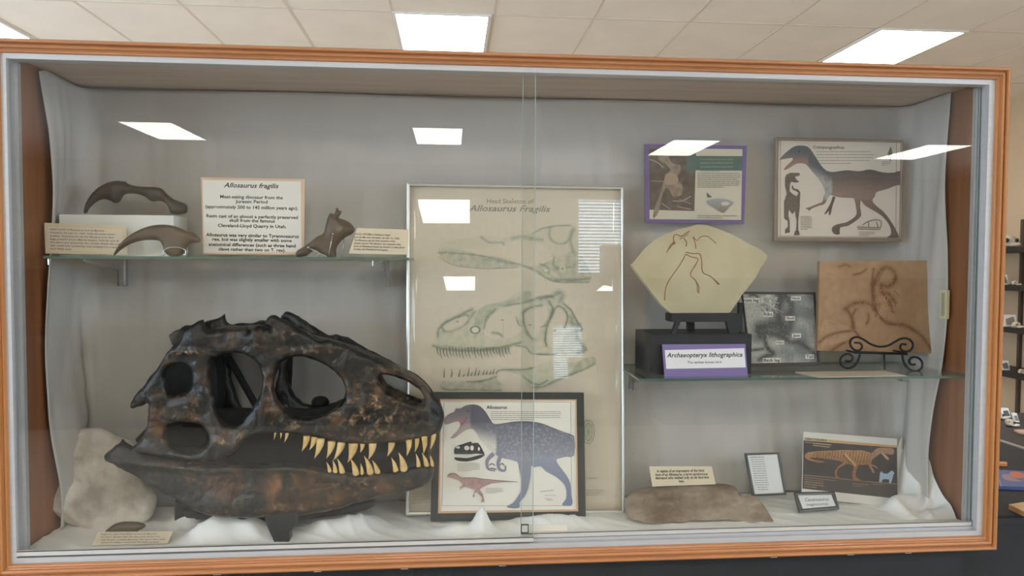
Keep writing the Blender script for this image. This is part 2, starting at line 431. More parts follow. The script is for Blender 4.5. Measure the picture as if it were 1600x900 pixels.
        for pts, col, k in masks:
            m = pip(P, pts)*np.clip(k*(1+nz*1.2+nf*.9), 0, 1); c = c*(1-m[:, None])+np.array(hexf(col))*m[:, None]
        for pts, wd, col, k in strokes:
            bb = np.array(pts); sel = (P[:, 0] > bb[:, 0].min()-3*wd) & (P[:, 0] < bb[:, 0].max()+3*wd) & (P[:, 1] > bb[:, 1].min()-3*wd) & (P[:, 1] < bb[:, 1].max()+3*wd)
            Q = P[sel]; d = np.full(len(Q), 1e9)
            for i in range(len(pts)-1):
                a = np.array(pts[i]); ab = np.array(pts[i+1])-a; t = np.clip(((Q-a)@ab)/(ab@ab+1e-9), 0, 1); d = np.minimum(d, np.hypot(*(Q-a-t[:, None]*ab).T))
            m = np.exp(-(d/wd)**2)*np.clip(k*(1+1.5*nf[sel]+.7*nz[sel]), 0, 1); c[sel] = c[sel]*(1-m[:, None])+np.array(hexf(col))*m[:, None]
        c = np.clip(c, 0, 1); L = np.where(c < .04045, c/12.92, ((c+.055)/1.055)**2.4)
        n = len(s.v); o = s.off if off is None else off
        s.v += [s.pl.hit(x, y, o) for x, y in P]; s.c += [tuple(q) for q in L]; s.off += 6e-5
        for j in range(ny):
            for i in range(nx): k = n+j*(nx+1)+i; s.f.append((k, k+nx+1, k+nx+2, k+1))
        return s
    def obj(s, name, parent=None): return mesh_obj(name, s.v, s.f, m_print, parent, cols=s.c)
def hexf(c): return [int(c[i:i+2], 16)/255 for i in (0, 2, 4)]
def mix(a, b, t):
    a = hexf(a) if isinstance(a, str) else a; b = hexf(b) if isinstance(b, str) else b; t = max(0, min(1, t)); return tuple(p+(q-p)*t for p, q in zip(a, b))
def mottle(x, y, s=.08, k=1.0): return noise.noise(Vector((x*s, y*s, 3)))*k

# ================================================================== ROOM
m_tile = mat('ceiling_tile', 'f2e9de', .95, var=.05, scale=3, bump=.1, bscale=150)
m_tee = mat('ceiling_grid', 'dacfc2', .8)
m_floor = mat('pale_floor_tile', 'bdb5a8', .5, var=.12, scale=3)
XL, XR, YF, YB, XR2, YJ = -6.5, 5.04, 8.6, -7.6, 8.2, 2.4
def wallbox(name, a, b, m=m_wallp): return struct(MB().box(a, b).obj(name, m))
wallbox('floor', (XL-.1, YB-.1, -.1), (XR2+.1, YF+.1, 0), m_floor)
wallbox('ceiling', (XL-.1, YB-.1, 3), (XR2+.1, YF+.1, 3.1), m_tile)
wallbox('wall_far', (XL, YF, 0), (XR, YF+.1, 3))
wallbox('wall_right', (XR, YJ, 0), (XR+.12, YF, 3))
wallbox('wall_return', (XR+.12, YJ, 0), (XR2, YJ+.1, 3))
tb = MB()
for k in range(-11, 15):
    x = .255+k*.612
    if XL < x < XR2: tb.box((x-.008, YB, 2.998), (x+.008, YF if x < XR else YJ, 3.0))
for k in range(-10, 4):
    y = 4.405+k*1.22
    if YB < y < YF: tb.box((XL, y-.008, 2.9975), (XR if y > YJ else XR2, y+.008, 3.0))
struct(tb.obj('trim_1', m_tee))
# back wall with the two windows the glass mirrors
WINS = [(1.97, 2.74, 1.38, 2.62)]
xs = XL; wm = MB()
for (a, b, z0, z1) in sorted(WINS):
    wm.box((xs, YB-.1, 0), (a, YB, 3)); wm.box((a, YB-.1, 0), (b, YB, z0)); wm.box((a, YB-.1, z1), (b, YB, 3)); xs = b
wm.box((xs, YB-.1, 0), (XR2, YB, 3)); struct(wm.obj('wall_back', m_wallp))
m_blind = mat('white_blind', 'e4e8ec', .5)
for i, (a, b, z0, z1) in enumerate(WINS):
    wn = bpy.data.objects.new('window_%d' % (i+1), None); C.objects.link(wn); wn.location = ((a+b)/2, YB, z0); wn['kind'] = 'structure'
    fm = MB()
    for p, q in (((a, z0), (a+.03, z1)), ((b-.03, z0), (b, z1)), ((a, z0), (b, z0+.03)), ((a, z1-.03), (b, z1))): fm.box((p[0], YB-.06, p[1]), (q[0], YB+.01, q[1]))
    fm.obj('window_frame', m_white, wn)
    bl = MB(); z = z0+.04
    while z < z1-.03:
        bl.hexa([(a+.035, YB-.02, z+.018), (b-.035, YB-.02, z+.018), (b-.035, YB-.045, z-.012), (a+.035, YB-.045, z-.012)], [(a+.035, YB-.02, z+.016), (b-.035, YB-.02, z+.016), (b-.035, YB-.045, z-.014), (a+.035, YB-.045, z-.014)]); z += .052
    bl.obj('blind', m_blind, wn)

tc_ = thing('added_cabinet', 'tall beige cabinet added behind the viewer to cover a corner of the mirrored window', 'cabinet', (2.62, YB+.3, 0))
MB().box((2.33, YB+.06, .0), (2.95, YB+.5, 1.86), bev=.006).obj('body', m_wallp, tc_)  # cabinet added to cut the lower corner off the mirrored window
for x0_, x1_ in ((2.34, 2.637), (2.643, 2.94)): MB().box((x0_, YB+.5, .06), (x1_, YB+.515, 1.84), bev=.003).obj('door', m_wallp, tc_)
# unseen side windows added to bring in more daylight, outside the mirrored view
def side_wall(name, x0, x1, y0, y1, added_wins):
    m = MB(); y = y0
    for a, b in added_wins:
        m.box((x0, y, 0), (x1, a, 3)); m.box((x0, a, 0), (x1, b, .8)); m.box((x0, a, 2.75), (x1, b, 3)); y = b
    m.box((x0, y, 0), (x1, y1, 3)); struct(m.obj(name, m_wallp))
    for i, (a, b) in enumerate(added_wins):
        f = MB()
        for yy in (a, (a+b)/2-.02, b-.04): f.box((x0-.005, yy, .8), (x1+.005, yy+.04, 2.75))
        for zz in (.8, 2.71): f.box((x0-.005, a, zz), (x1+.005, b, zz+.04))
        n_ = bpy.data.objects.new('window_%d' % (len([o for o in C.objects if o.name.startswith('window_') and o.parent is None])+1), None); C.objects.link(n_); n_.location = (x0, (a+b)/2, .8); n_['kind'] = 'structure'
        f.obj('window_frame', m_white, n_)
side_wall('wall_left', XL-.1, XL, YB, YF, [(-5.2, -2.4), (-1.8, 1.0), (2.0, 4.8)])
side_wall('wall_side', XR2, XR2+.1, YB, YJ, [(-5.0, -2.2), (-1.6, 1.2)])
for x, y0, y1, s in ((XL-.02, -5.2, -2.4, 1), (XL-.02, -1.8, 1.0, 1), (XL-.02, 2.0, 4.8, 1), (XR2+.02, -5.0, -2.2, -1), (XR2+.02, -1.6, 1.2, -1)):  # portals for the added side windows
    ld = bpy.data.lights.new('window_portal', 'AREA'); ld.shape = 'RECTANGLE'; ld.size = y1-y0; ld.size_y = 1.95; ld.cycles.is_portal = True
    lo = bpy.data.objects.new('window_portal', ld); C.objects.link(lo); lo.location = (x, (y0+y1)/2, 1.775)
    lo.rotation_euler = (math.pi/2, 0, math.pi/2 if s < 0 else -math.pi/2)

# dark furniture added behind the viewer to darken the room mirrored in the glass
m_dkwood = mat('added_dark_bookcase', '2b2420', .6)
for x0_, x1_, lb in ((-6.3, -2.2, 'long dark bookcase added behind the viewer to darken the mirror image, farthest left'), (-2.1, 2.0, 'long dark bookcase added behind the viewer to darken the mirror image, left of the tall beige cabinet'), (3.05, 7.9, 'long dark bookcase added behind the viewer to darken the mirror image, right of the tall beige cabinet')):
    t_ = thing('bookcase', lb, 'bookcase', ((x0_+x1_)/2, YB+.25, 0))
    m_ = MB(); m_.box((x0_, YB+.03, 0), (x1_, YB+.05, 1.36)); m_.box((x0_, YB+.05, 1.33), (x1_, YB+.42, 1.36)); m_.box((x0_, YB+.05, 0), (x0_+.03, YB+.42, 1.33)); m_.box((x1_-.03, YB+.05, 0), (x1_, YB+.42, 1.33)); m_.obj('carcass', m_dkwood, t_)
    for z_ in (.06, .5, .92): MB().box((x0_+.03, YB+.05, z_), (x1_-.03, YB+.41, z_+.025)).obj('shelf', m_dkwood, t_)
for x0_, x1_, lb in ((-4.6, -2.5, 'black-clothed table added behind the viewer to darken the mirror image, far left'), (-2.4, -.3, 'black-clothed table added behind the viewer to darken the mirror image, left of centre'), (-.2, 1.9, 'black-clothed table added behind the viewer to darken the mirror image, right of centre'), (2.0, 4.1, 'black-clothed table added behind the viewer to darken the mirror image, far right')):
    t_ = thing('display_table', lb, 'table', ((x0_+x1_)/2, -3.3, 0))  # added table, black to keep the mirrored room dark
    MB().box((x0_, -3.7, .73), (x1_, -2.95, .76), bev=.006).obj('tabletop', m_blackcloth, t_); MB().box((x0_+.01, -3.69, .01), (x1_-.01, -2.96, .73)).obj('table_skirt', m_blackcloth, t_)
# ceiling light panels
m_lamp = emit('lit_diffuser', PANEL_COL, LAMP)
PW, PL = .56, 1.12
def ceiling_light(x, y, label, group=None):
    t = thing('ceiling_light', label, 'ceiling light', (x, y, 3), group)
    fr = MB()
    for a, b in (((-PW/2-.02, -PL/2-.02), (-PW/2, PL/2+.02)), ((PW/2, -PL/2-.02), (PW/2+.02, PL/2+.02)), ((-PW/2, -PL/2-.02), (PW/2, -PL/2)), ((-PW/2, PL/2), (PW/2, PL/2+.02))):
        fr.box((x+a[0], y+a[1], 2.990), (x+b[0], y+b[1], 3.0))
    fr.obj('frame', m_white, t)
    MB().box((x-PW/2, y-PL/2, 2.992), (x+PW/2, y+PL/2, 2.998)).obj('diffuser', m_lamp, t)
yr = 4.42+PL/2
ceiling_light(-3.125, yr, 'lit ceiling panel cut off by the top left corner of the photo')
ceiling_light(-.06, yr, 'lit square-looking ceiling panel above the middle of the case')
ceiling_light(3.02, yr, 'slanted lit ceiling panel above the right end of the case')
for x in (-3.32, -.16, 2.85, 5.97): ceiling_light(x, -4.53-PL/2, 'lit ceiling panel behind the viewer, mirrored in the case glass', 'ceiling panels behind the viewer')
for x in (-3.3, -.24, 2.85, 5.97): ceiling_light(x, -1.35, 'lit ceiling panel over the viewer', 'ceiling panels over the viewer')

# ================================================================== DISPLAY CASE
GY = 1.80
WX0, WX1, WZ0, WZ1 = -1.085, 1.457, .732, 2.014      # wood frame outside
AX0, AX1, AZ0, AZ1 = -1.054, 1.426, .7684, 1.983     # aluminium outside
IX0, IX1, IZ0, IZ1, IY1 = -1.067, 1.447, .765, 1.996, 2.18
case = thing('display_case', 'long glass-fronted oak display case holding the dinosaur skull and fossils', 'display case', (.186, 1.98, WZ0))
def moulding(side, m):
    prof = [(0, 0.02), (0, -.012), (.002, -.017), (.005, -.0195), (.0085, -.019), (.0105, -.015), (.011, -.009), (.0125, -.009), (.0145, -.0145), (.0175, -.0165), (.0205, -.014), (.022, -.007), (.0235, -.006), (.0265, -.0085), (.029, -.0075), (.031, -.002), (.031, .02)]
    v = []; f = []
    for end in (0, 1):
        for d, y in prof:
            Y = GY-.012+y
            if side in 'TB':
                z = WZ1-d if side == 'T' else WZ0+d*1.16; x = WX0+d if end == 0 else WX1-d
            else:
                x = WX0+d if side == 'L' else WX1-d; z = WZ0+d*1.16 if end == 0 else WZ1-d
            v.append((x, Y, z))
    n = len(prof)
    for i in range(n): f.append((i, (i+1) % n, n+(i+1) % n, n+i))
    f += [tuple(range(n)), tuple(range(n, 2*n))[::-1]]
    o = mesh_obj('frame_moulding', v, f, m, case, smooth=35); fix_normals(o); return o
for s in 'TB': moulding(s, m_oak_h)
for s in 'LR': moulding(s, m_oak_v)
# aluminium track frame
fr = MB()
y0, y1 = GY-.012, GY+.02
fr.box((AX0, y0, AZ1-.0125), (AX1, y1, AZ1)); fr.box((AX0, y0, AZ0), (AX1, y1, AZ0+.013))
fr.box((AX0, y0, AZ0+.013), (AX0+.0125, y1, AZ1-.0125)); fr.box((AX1-.0165, y0, AZ0+.013), (AX1, y1, AZ1-.0125))
fr.box((AX0, y0+.014, AZ0+.013), (AX1, y1, AZ0+.020))
fr.obj('aluminium_frame', m_alu, case)
ch = MB()      # inner channels at the ends of the glass
ch.box((AX0+.0125, y1, AZ0+.013), (AX0+.020, y1+.012, AZ1-.0125)); ch.obj('glass_channel', m_alu, case); ch = MB(); ch.box((AX1-.028, y1, AZ0+.013), (AX1-.022, y1+.012, AZ1-.0125)); ch.box((AX1-.0165, y1-.003, AZ0+.013), (AX1-.020, y1+.012, AZ1-.0125))
ch.obj('glass_channel', m_alu, case)
# carcass
MB().box((WX0+.002, GY+.008, WZ0+.002), (IX0, IY1+.015, WZ1-.002)).obj('side_panel', m_sidepanel, case)
MB().box((IX1, GY+.008, WZ0+.002), (WX1-.002, IY1+.015, WZ1-.002)).obj('side_panel', m_sidepanel, case)
MB().box((IX0, GY+.02, IZ1), (IX1, IY1+.015, WZ1-.002)).obj('top_panel', m_toppanel, case)
MB().box((IX0, GY+.02, WZ0+.002), (IX1, IY1+.015, IZ0)).obj('floor_panel', m_sidepanel, case)
MB().box((IX0, IY1, IZ0), (IX1, IY1+.015, IZ1)).obj('back_panel', m_toppanel, case)
# sliding panes
XA, XB = at(815, 600, GY+.012)[0], at(834, 600, GY-.002)[0]
def pane(x0, x1, y, z0, z1, tilt, name='glass_door'):
    h = z1-z0; dy = math.tan(math.radians(tilt))*h
    A = [(x0, y, z0), (x1, y, z0), (x1, y+dy, z1), (x0, y+dy, z1)]; B = [(a, b+.005, c) for a, b, c in A]
    v = A+B
    f = [(0, 1, 2, 3), (7, 6, 5, 4), (0, 4, 5, 1), (1, 5, 6, 2), (2, 6, 7, 3), (3, 7, 4, 0)]
    return mesh_obj(name, v, f, [m_pane, m_paneback, m_edge], case, midx=[0, 1, 2, 2, 2, 2])
PT = .32
m_polish = mat('polished_glass_edge', '98a49c', .2)
ZR = at(832, 837, GY-.004)[2]      # top of the left pane's rail
ZR2 = at(1000, 828, GY+.006)[2]
pl1 = pane(AX0+.012, XB, GY-.004, ZR-.012, AZ1-.012, 0)
pl2 = pane(XA, AX1-.018, GY+.0075, ZR2-.01, AZ1-.012, PT)
pl1['label'] = 'left sliding glass pane'; pl2['label'] = 'right sliding glass pane, behind the left one'
for nm, xe, y_ in (('polished_edge', XB, GY-.004), ('polished_edge', XA, GY+.0075)):
    MB().hexa([(xe-.0007, y_-.0004, ZR), (xe+.0007, y_-.0004, ZR), (xe+.0007, y_+(.0 if xe == XB else .0068)-.0004, AZ1-.0125), (xe-.0007, y_+(.0 if xe == XB else .0068)-.0004, AZ1-.0125)], [(xe-.0007, y_+.0054, ZR), (xe+.0007, y_+.0054, ZR), (xe+.0007, y_+.0054+(.0 if xe == XB else .0068), AZ1-.0125), (xe-.0007, y_+.0054+(.0 if xe == XB else .0068), AZ1-.0125)]).obj(nm, m_polish, case)
MB().box((AX0+.0125, GY-.0125, AZ0+.018), (XB, GY-.0045, ZR)).obj('door_rail', m_rail, case)
MB().box((AX0+.0125, GY-.0130, ZR-.002), (XB+.001, GY-.0122, ZR)).obj('rail_gasket', m_dark, case)
MB().box((XA, GY+.002, AZ0+.022), (AX1-.02, GY+.0072, ZR2)).obj('door_rail', m_rail, case)
MB().box((XA, GY+.0015, ZR2-.0015), (AX1-.02, GY+.002, ZR2)).obj('rail_gasket', m_dark, case)
# little finger pull on the rear pane
pu = MB(); Pp = Plane(820, 826, GY+.007)
q = [(814, 819), (826, 819), (826, 833), (814, 833)]; ring(pu, Pp, q, inset(q, 1.3), .003, .004)
pu.obj('finger_pull', m_dark, case)
tp = MB(); slab(tp, Pp, [(828, 819.5), (886, 819), (886, 829), (828, 829.5)], .001, .001); o = tp.obj('tape_strip', mat('clear_tape', 'c9c2b4', .6), case)
# shelves
m_sh = [m_shelfglass, m_edge]
def shelf(x0, x1, z, y0=1.87, y1=2.15):
    v = [(x, y, zz) for x in (x0, x1) for y in (y0, y1) for zz in (z-.007, z)]
    f = [(0, 1, 3, 2), (4, 6, 7, 5), (0, 4, 5, 1), (2, 3, 7, 6), (0, 2, 6, 4), (1, 5, 7, 3)]
    return mesh_obj('glass_shelf', v, f, m_sh, case, midx=[1, 1, 1, 1, 0, 0][:6] if False else [1, 1, 1, 1, 1, 0])
def shelf(x0, x1, z, y0=1.87, y1=2.15):
    v = [(x0, y0, z-.007), (x1, y0, z-.007), (x1, y1, z-.007), (x0, y1, z-.007), (x0, y0, z), (x1, y0, z), (x1, y1, z), (x0, y1, z)]
    return mesh_obj('glass_shelf', v, [(0, 3, 2, 1), (4, 5, 6, 7), (0, 1, 5, 4), (1, 2, 6, 5), (2, 3, 7, 6), (3, 0, 4, 7)], [m_shelfglass, m_edge, m_paneback], case, midx=[2, 0, 1, 1, 1, 1])
SZ1 = at(350, 401, 1.87)[2]; SZ2 = at(1200, 590, 1.87)[2]
s1 = shelf(at(68, 400, 1.87)[0], at(639, 400, 1.87)[0], SZ1); s1['label'] = 'upper left glass shelf'
s2 = shelf(at(999, 590, 1.87)[0], IX1-.002, SZ2); s2['label'] = 'lower right glass shelf'
def bracket(x, y, sz, h, Y=2.10):
    b = MB(); p = at(x, y, Y)
    b.box((p[0]-.0025, Y, sz-.008-h), (p[0]+.0025, Y+.05, sz-.008)); b.box((p[0]-.0055, Y+.035, sz-.010-h), (p[0]+.0055, Y+.05, sz-.008))
    b.hexa([(p[0]-.004, 1.92, sz-.012), (p[0]+.004, 1.92, sz-.012), (p[0]+.004, 1.92, sz-.008), (p[0]-.004, 1.92, sz-.008)], [(p[0]-.004, Y, sz-.04), (p[0]+.004, Y, sz-.04), (p[0]+.004, Y, sz-.008), (p[0]-.004, Y, sz-.008)])
    return b.obj('shelf_bracket', m_chrome, case)
bracket(184, 405, SZ1, .075); bracket(604, 405, SZ1, .075); bracket(992, 590, SZ2, .055, 2.03); bracket(1420, 590, SZ2, .05)
for x in (75, 582):
    b = MB(); p = at(x, 405, 1.885); b.tube([(p[0], 1.885, SZ1-.008), (p[0], 1.885, SZ1-.022)], .0022, 6); b.obj('shelf_clip', m_chrome, case)
for x, y in ((340, 895), (497, 892), (632, 889), (785, 884), (1208, 870), (1328, 865), (1418, 862)):
    b = MB(); p = at(x, y, 1.79); b.box((p[0]-.009, 1.786, WZ0-.006), (p[0]+.009, 1.80, WZ0+.001)); b.obj('metal_clip', m_chrome, case)

# cloth lining the back and the returns of the side walls
def backdrop():
    x0, x1, yb, rc = IX0+.008, IX1-.008, IY1-.012, .05
    def edgeL(t): return 1.955+.018*math.sin(t*7+.5)+.02*t+(.02*max(0, (.12-t)/.12))*-1
    def edgeR(t): return 1.965+.010*math.sin(t*9)+.012*t
    N_, Mz = 300, 120; v = []; f = []
    for j in range(Mz+1):
        t = j/Mz                                  # 0 top, 1 bottom
        yl, yr_ = edgeL(t), edgeR(t)
        segs = [('L', yb-rc-yl), ('c', rc*math.pi/2), ('B', x1-x0-2*rc), ('d', rc*math.pi/2), ('R', yb-rc-yr_)]
        tot = sum(s for _, s in segs)
        for i in range(N_+1):
            # finer share of points for the sides
            u = i/N_*tot; nx = ny = 0
            for k, (nm, ln) in enumerate(segs):
                if u <= ln or k == 4: break
                u -= ln
            if nm == 'L': p = (x0, yl+u); n = (1, 0)
            elif nm == 'c': a = u/rc; p = (x0+rc-rc*math.cos(a), yb-rc+rc*math.sin(a)); n = (math.cos(a), -math.sin(a))
            elif nm == 'B': p = (x0+rc+u, yb); n = (0, -1)
            elif nm == 'd': a = u/rc; p = (x1-rc+rc*math.sin(a), yb-rc+rc*math.cos(a)); n = (-math.sin(a), -math.cos(a))
            else: p = (x1, yb-rc-u); n = (-1, 0)
            s = i/N_*tot
            fold = .010*noise.noise(Vector((s*7+t*1.5, t*.8, 0)))+.004*noise.noise(Vector((s*26, t*1.5, 5)))+.020*max(0, t-.45)*(noise.noise(Vector((s*6+t*3, t*3, 9)))+.6)
            side = 1 if nm in 'LR' else .6
            amp = (.15+.85*min(1, t*4))*side*1.35
            d = .004+max(-.0035, fold*amp*2.0)+.002
            zt = IZ1-.003-.006*abs(math.sin(s*3.1+.6))**2
            if nm == 'L': zt -= .010*max(0, 1-u/.03)
            z = zt+(IZ0+.012-zt)*t
            v.append((p[0]+n[0]*d, p[1]+n[1]*d, z))
    for j in range(Mz):
        for i in range(N_): a = j*(N_+1)+i; f.append((a, a+1, a+N_+2, a+N_+1))
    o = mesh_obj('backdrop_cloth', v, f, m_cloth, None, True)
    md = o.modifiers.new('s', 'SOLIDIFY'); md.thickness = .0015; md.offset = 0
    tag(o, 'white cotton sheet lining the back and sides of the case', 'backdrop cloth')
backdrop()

# cloth spread over the case floor
def g2(x, y, cx, cy, sx, sy, h, rot=0):
    c, s = math.cos(rot), math.sin(rot); dx, dy = x-cx, y-cy; a = (dx*c+dy*s)/sx; b = (-dx*s+dy*c)/sy; return h*math.exp(-(a*a+b*b))
def floor_h(x, y):
    h = .008+.004*noise.noise(Vector((x*7, y*10, 0)))+.003*noise.noise(Vector((x*20, y*20, 2)))
    def X(px, py=820, Y=1.9): return at(px, py, Y)[0]
    b = 0
    b += g2(x, y, X(335), 1.925, .060, .038, .052, .3)+g2(x, y, X(392), 1.93, .035, .03, .040)
    b += g2(x, y, X(515), 1.93, .06, .04, .034)+g2(x, y, X(560), 1.97, .05, .05, .028)
    b += g2(x, y, X(752), 1.905, .022, .035, .055, .1)+g2(x, y, X(712), 1.90, .045, .03, .022)
    b += g2(x, y, X(870), 1.93, .13, .05, .020)+g2(x, y, X(270), 2.04, .04, .04, .06)
    b += 0
    fold = .007*(1-abs(noise.noise(Vector((x*13+y*14, y*5-x*3, 7))))*2.2)**3
    h += b+fold*(.5+1.6*min(1, b*20))
    return IZ0+max(.003, h)
def floor_cloth():
    nx, ny = 420, 60; x0, x1, y0, y1 = IX0+.006, IX1-.012, GY+.034, IY1-.026; v = []; f = []
    for j in range(ny+1):
        for i in range(nx+1):
            x = x0+(x1-x0)*i/nx; y = y0+(y1-y0)*j/ny
            v.append((x, y, floor_h(x, y)))
    for j in range(ny):
        for i in range(nx): a = j*(nx+1)+i; f.append((a, a+1, a+nx+2, a+nx+1))
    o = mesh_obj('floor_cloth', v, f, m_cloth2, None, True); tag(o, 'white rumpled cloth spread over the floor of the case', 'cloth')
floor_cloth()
# bunched end of the cloth in the right corner
def bunch():
    nx, ny = 150, 120; x0, x1, y0, y1 = 1.17, IX1-.013, 1.885, IY1-.03; v = []; f = []
    c1 = at(1416, 760, 2.09)[0]; c2 = at(1464, 770, 2.03)[0]; c3 = at(1440, 780, 2.06)[0]
    for j in range(ny+1):
        for i in range(nx+1):
            x = x0+(x1-x0)*i/nx; y = y0+(y1-y0)*j/ny; dx = (IX1-x); dy = (IY1-.02-y)
            th = math.atan2(dy, dx+.02); r = math.hypot(dx, dy)
            env = .060*math.exp(-(dx/.15)**2-(dy/.22)**2)
            w1 = th*7+2.6*noise.noise(Vector((x*9, y*9, 3))); rd = .5+.5*math.cos(2*w1)
            w2 = th*13+r*14+3*noise.noise(Vector((x*14, y*14, 6))); rd2 = .5+.5*math.cos(2*w2)
            h = env*(.5+.65*rd+.25*rd2)
            h += .115*math.exp(-((x-c1)/.034)**2-((y-2.09)/.055)**2)*(.92+.12*rd2)+.088*math.exp(-((x-c2+.008)/.042)**2-((y-2.04)/.07)**2)*(.8+.3*rd)+.06*math.exp(-((x-c3)/.03)**2-((y-2.08)/.05)**2)
            h += .035*math.exp(-((x-at(1486, 795, 1.95)[0])/.022)**2-((y-1.96)/.04)**2)+.03*rd*math.exp(-((x-at(1405, 805, 1.97)[0])/.05)**2-((y-1.98)/.04)**2)
            e = min(1, i/14, j/12); h *= e*e*(3-2*e)
            v.append((x, y, IZ0+.004+h))
    for j in range(ny):
        for i in range(nx): a = j*(nx+1)+i; f.append((a, a+1, a+nx+2, a+nx+1))
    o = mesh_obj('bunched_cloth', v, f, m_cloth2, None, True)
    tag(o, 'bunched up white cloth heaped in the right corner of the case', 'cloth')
bunch()

# black base under the case
base = MB().box((-1.06, 1.815, .0), (1.395, 2.17, WZ0-.001)).obj('base_cabinet', m_blackcloth)
tag(base, 'black base cabinet directly under the oak display case', 'cabinet')
# ================================================================== SKULL
S = crop(150, 470, 1374/580)
def Yside(x, side):
    s = (x-165)/525; hw = .088 if s < .45 else .088-(s-.45)/.55*.062
    mid = 1.99-.062*max(0, (s-.15)/.85)
    if s > .93: hw *= max(.15, 1-((s-.93)/.08)**2)
    return mid+side*hw
def plate_pos(side):
    def f(x, y):
        p = at(x, y, Yside(x, -1))          # outline set on the near side
        if side < 0: return p
        return Vector((p[0], Yside(x, 1), p[2]))
    return f
cran = S([(1285, 420), (1284, 465), (1262, 497), (1200, 510), (1130, 522), (1050, 530), (980, 532), (900, 522), (830, 502), (760, 494), (690, 490), (620, 492), (570, 502), (545, 525), (512, 560), (470, 588), (400, 592), (300, 586), (230, 576), (170, 566), (120, 560), (150, 525), (178, 495), (190, 450), (198, 380), (175, 385), (150, 394), (130, 398), (128, 375), (145, 345), (172, 318), (215, 262), (258, 198), (300, 148), (322, 128), (316, 108), (322, 96), (345, 90), (368, 82), (398, 66), (403, 92), (425, 106), (470, 100), (500, 103), (530, 97), (562, 95), (570, 118), (578, 100), (598, 89), (626, 92), (652, 104), (626, 88), (628, 70), (645, 55), (665, 56), (700, 72), (745, 98), (800, 130), (832, 146), (858, 141), (885, 149), (915, 155), (945, 176), (1000, 200), (1080, 235), (1160, 275), (1212, 310), (1247, 345), (1275, 385)])
naris = S([(1043, 287), (1062, 275), (1105, 281), (1150, 298), (1192, 326), (1214, 360), (1208, 380), (1175, 374), (1120, 352), (1072, 328)])
antorb = S([(668, 262), (690, 222), (735, 208), (785, 213), (835, 232), (882, 262), (912, 300), (922, 340), (905, 380), (855, 412), (790, 430), (728, 420), (688, 390), (664, 345), (660, 300)])
orbit = S([(425, 228), (452, 208), (492, 192), (532, 194), (575, 212), (604, 245), (616, 300), (604, 355), (575, 400), (525, 452), (475, 452), (452, 415), (440, 370), (422, 310)])
ltf1 = S([(262, 262), (285, 240), (318, 236), (345, 250), (352, 290), (345, 325), (312, 345), (275, 345), (262, 310)])
ltf2 = S([(262, 492), (275, 462), (318, 446), (378, 450), (412, 482), (416, 520), (392, 548), (340, 556), (290, 542), (264, 518)])
def cthick(x, y):
    s = (x-165)/525
    return .017 if s < .75 else .015
skull = thing('dinosaur_skull', 'large dark brown dinosaur skull cast with bared yellow teeth', 'dinosaur skull', tuple(at(430, 790, 1.97)))
def sm(p, n=3): return smooth_pts(p, n)
def wob(x, y):
    # raised ridges of bone along the struts
    a = 0
    for (cx, cy, sx, sy, h) in (S([(600, 130)])[0]+(20, 14, .012), S([(370, 140)])[0]+(22, 16, .010), S([(340, 185)])[0]+(28, 6, .008), S([(345, 385)])[0]+(14, 12, .006), S([(630, 400)])[0]+(8, 30, .006), S([(1000, 420)])[0]+(60, 26, .006), S([(480, 530)])[0]+(40, 14, .006), S([(220, 430)])[0]+(10, 40, .006)):
        a += h*math.exp(-((x-cx)/sx)**2-((y-cy)/sy)**2)
    return a+.003*noise.noise(Vector((x*.06, y*.06, 1)))
cr = MB()
for side in (-1, 1):
    v, f = relief(sm(cran, 2), [sm(naris), sm(antorb), sm(orbit), sm(ltf1), sm(ltf2)], plate_pos(side), cthick, 4, wob=wob if side < 0 else None); cr.add(v, f)
# skull roof joining both sides
roof = S([(325, 160), (380, 140), (440, 128), (500, 128), (555, 124), (605, 135), (660, 135), (730, 150), (800, 165), (870, 180), (950, 200), (1040, 232), (1120, 268), (1190, 308), (1235, 352), (1252, 400)])
rf = smooth_pts(roof, 3, False)
vv = []; n = 9
for x, y in rf:
    p = at(x, y, Yside(x, -1)); ya, yb = Yside(x, -1), Yside(x, 1)
    for k in range(n):
        t = k/(n-1); arch = .012*math.sin(math.pi*t)*(0.3 if x > 560 else .8)
        vv.append((p[0], ya+(yb-ya)*t, p[2]+arch+.006))
    for k in range(n):
        t = 1-k/(n-1); arch = .012*math.sin(math.pi*t)*(0.3 if x > 560 else .8)
        vv.append((p[0], ya+(yb-ya)*t, p[2]+arch-.014))
ff = []; L_ = 2*n
for i in range(len(rf)-1):
    for k in range(L_): ff.append((i*L_+k, i*L_+(k+1) % L_, (i+1)*L_+(k+1) % L_, (i+1)*L_+k))
ff += [tuple(range(L_))[::-1], tuple((len(rf)-1)*L_+k for k in range(L_))]
cr.add(vv, ff)
# rear wall, braincase and snout tip
def slabY(poly, y0, y1, step=0):
    V, T, _ = triangulate(poly, (), step); m = (y0+y1)/2; P = [at(x, y, m) for x, y in V]; k = len(P)
    v = [Vector((p[0], y0, p[2])) for p in P]+[Vector((p[0], y1, p[2])) for p in P]
    f = [t for t in T]+[tuple(i+k for i in t)[::-1] for t in T]
    e = {}
    for t in T:
        for i in range(3): e[(t[i], t[(i+1) % 3])] = 1
    for (a, b) in e:
        if (b, a) not in e: f.append((b, a, a+k, b+k))
    return v, f
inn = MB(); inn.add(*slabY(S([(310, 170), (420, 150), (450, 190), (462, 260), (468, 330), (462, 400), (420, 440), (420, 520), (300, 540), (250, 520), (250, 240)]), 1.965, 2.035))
cr.add(*slabY(S([(1215, 385), (1270, 395), (1272, 455), (1245, 490), (1190, 500)]), 1.905, 1.95))
cr.add(*slabY(S([(300, 120), (330, 100), (365, 90), (395, 80), (400, 130), (370, 160), (320, 160)]), 1.93, 2.05))
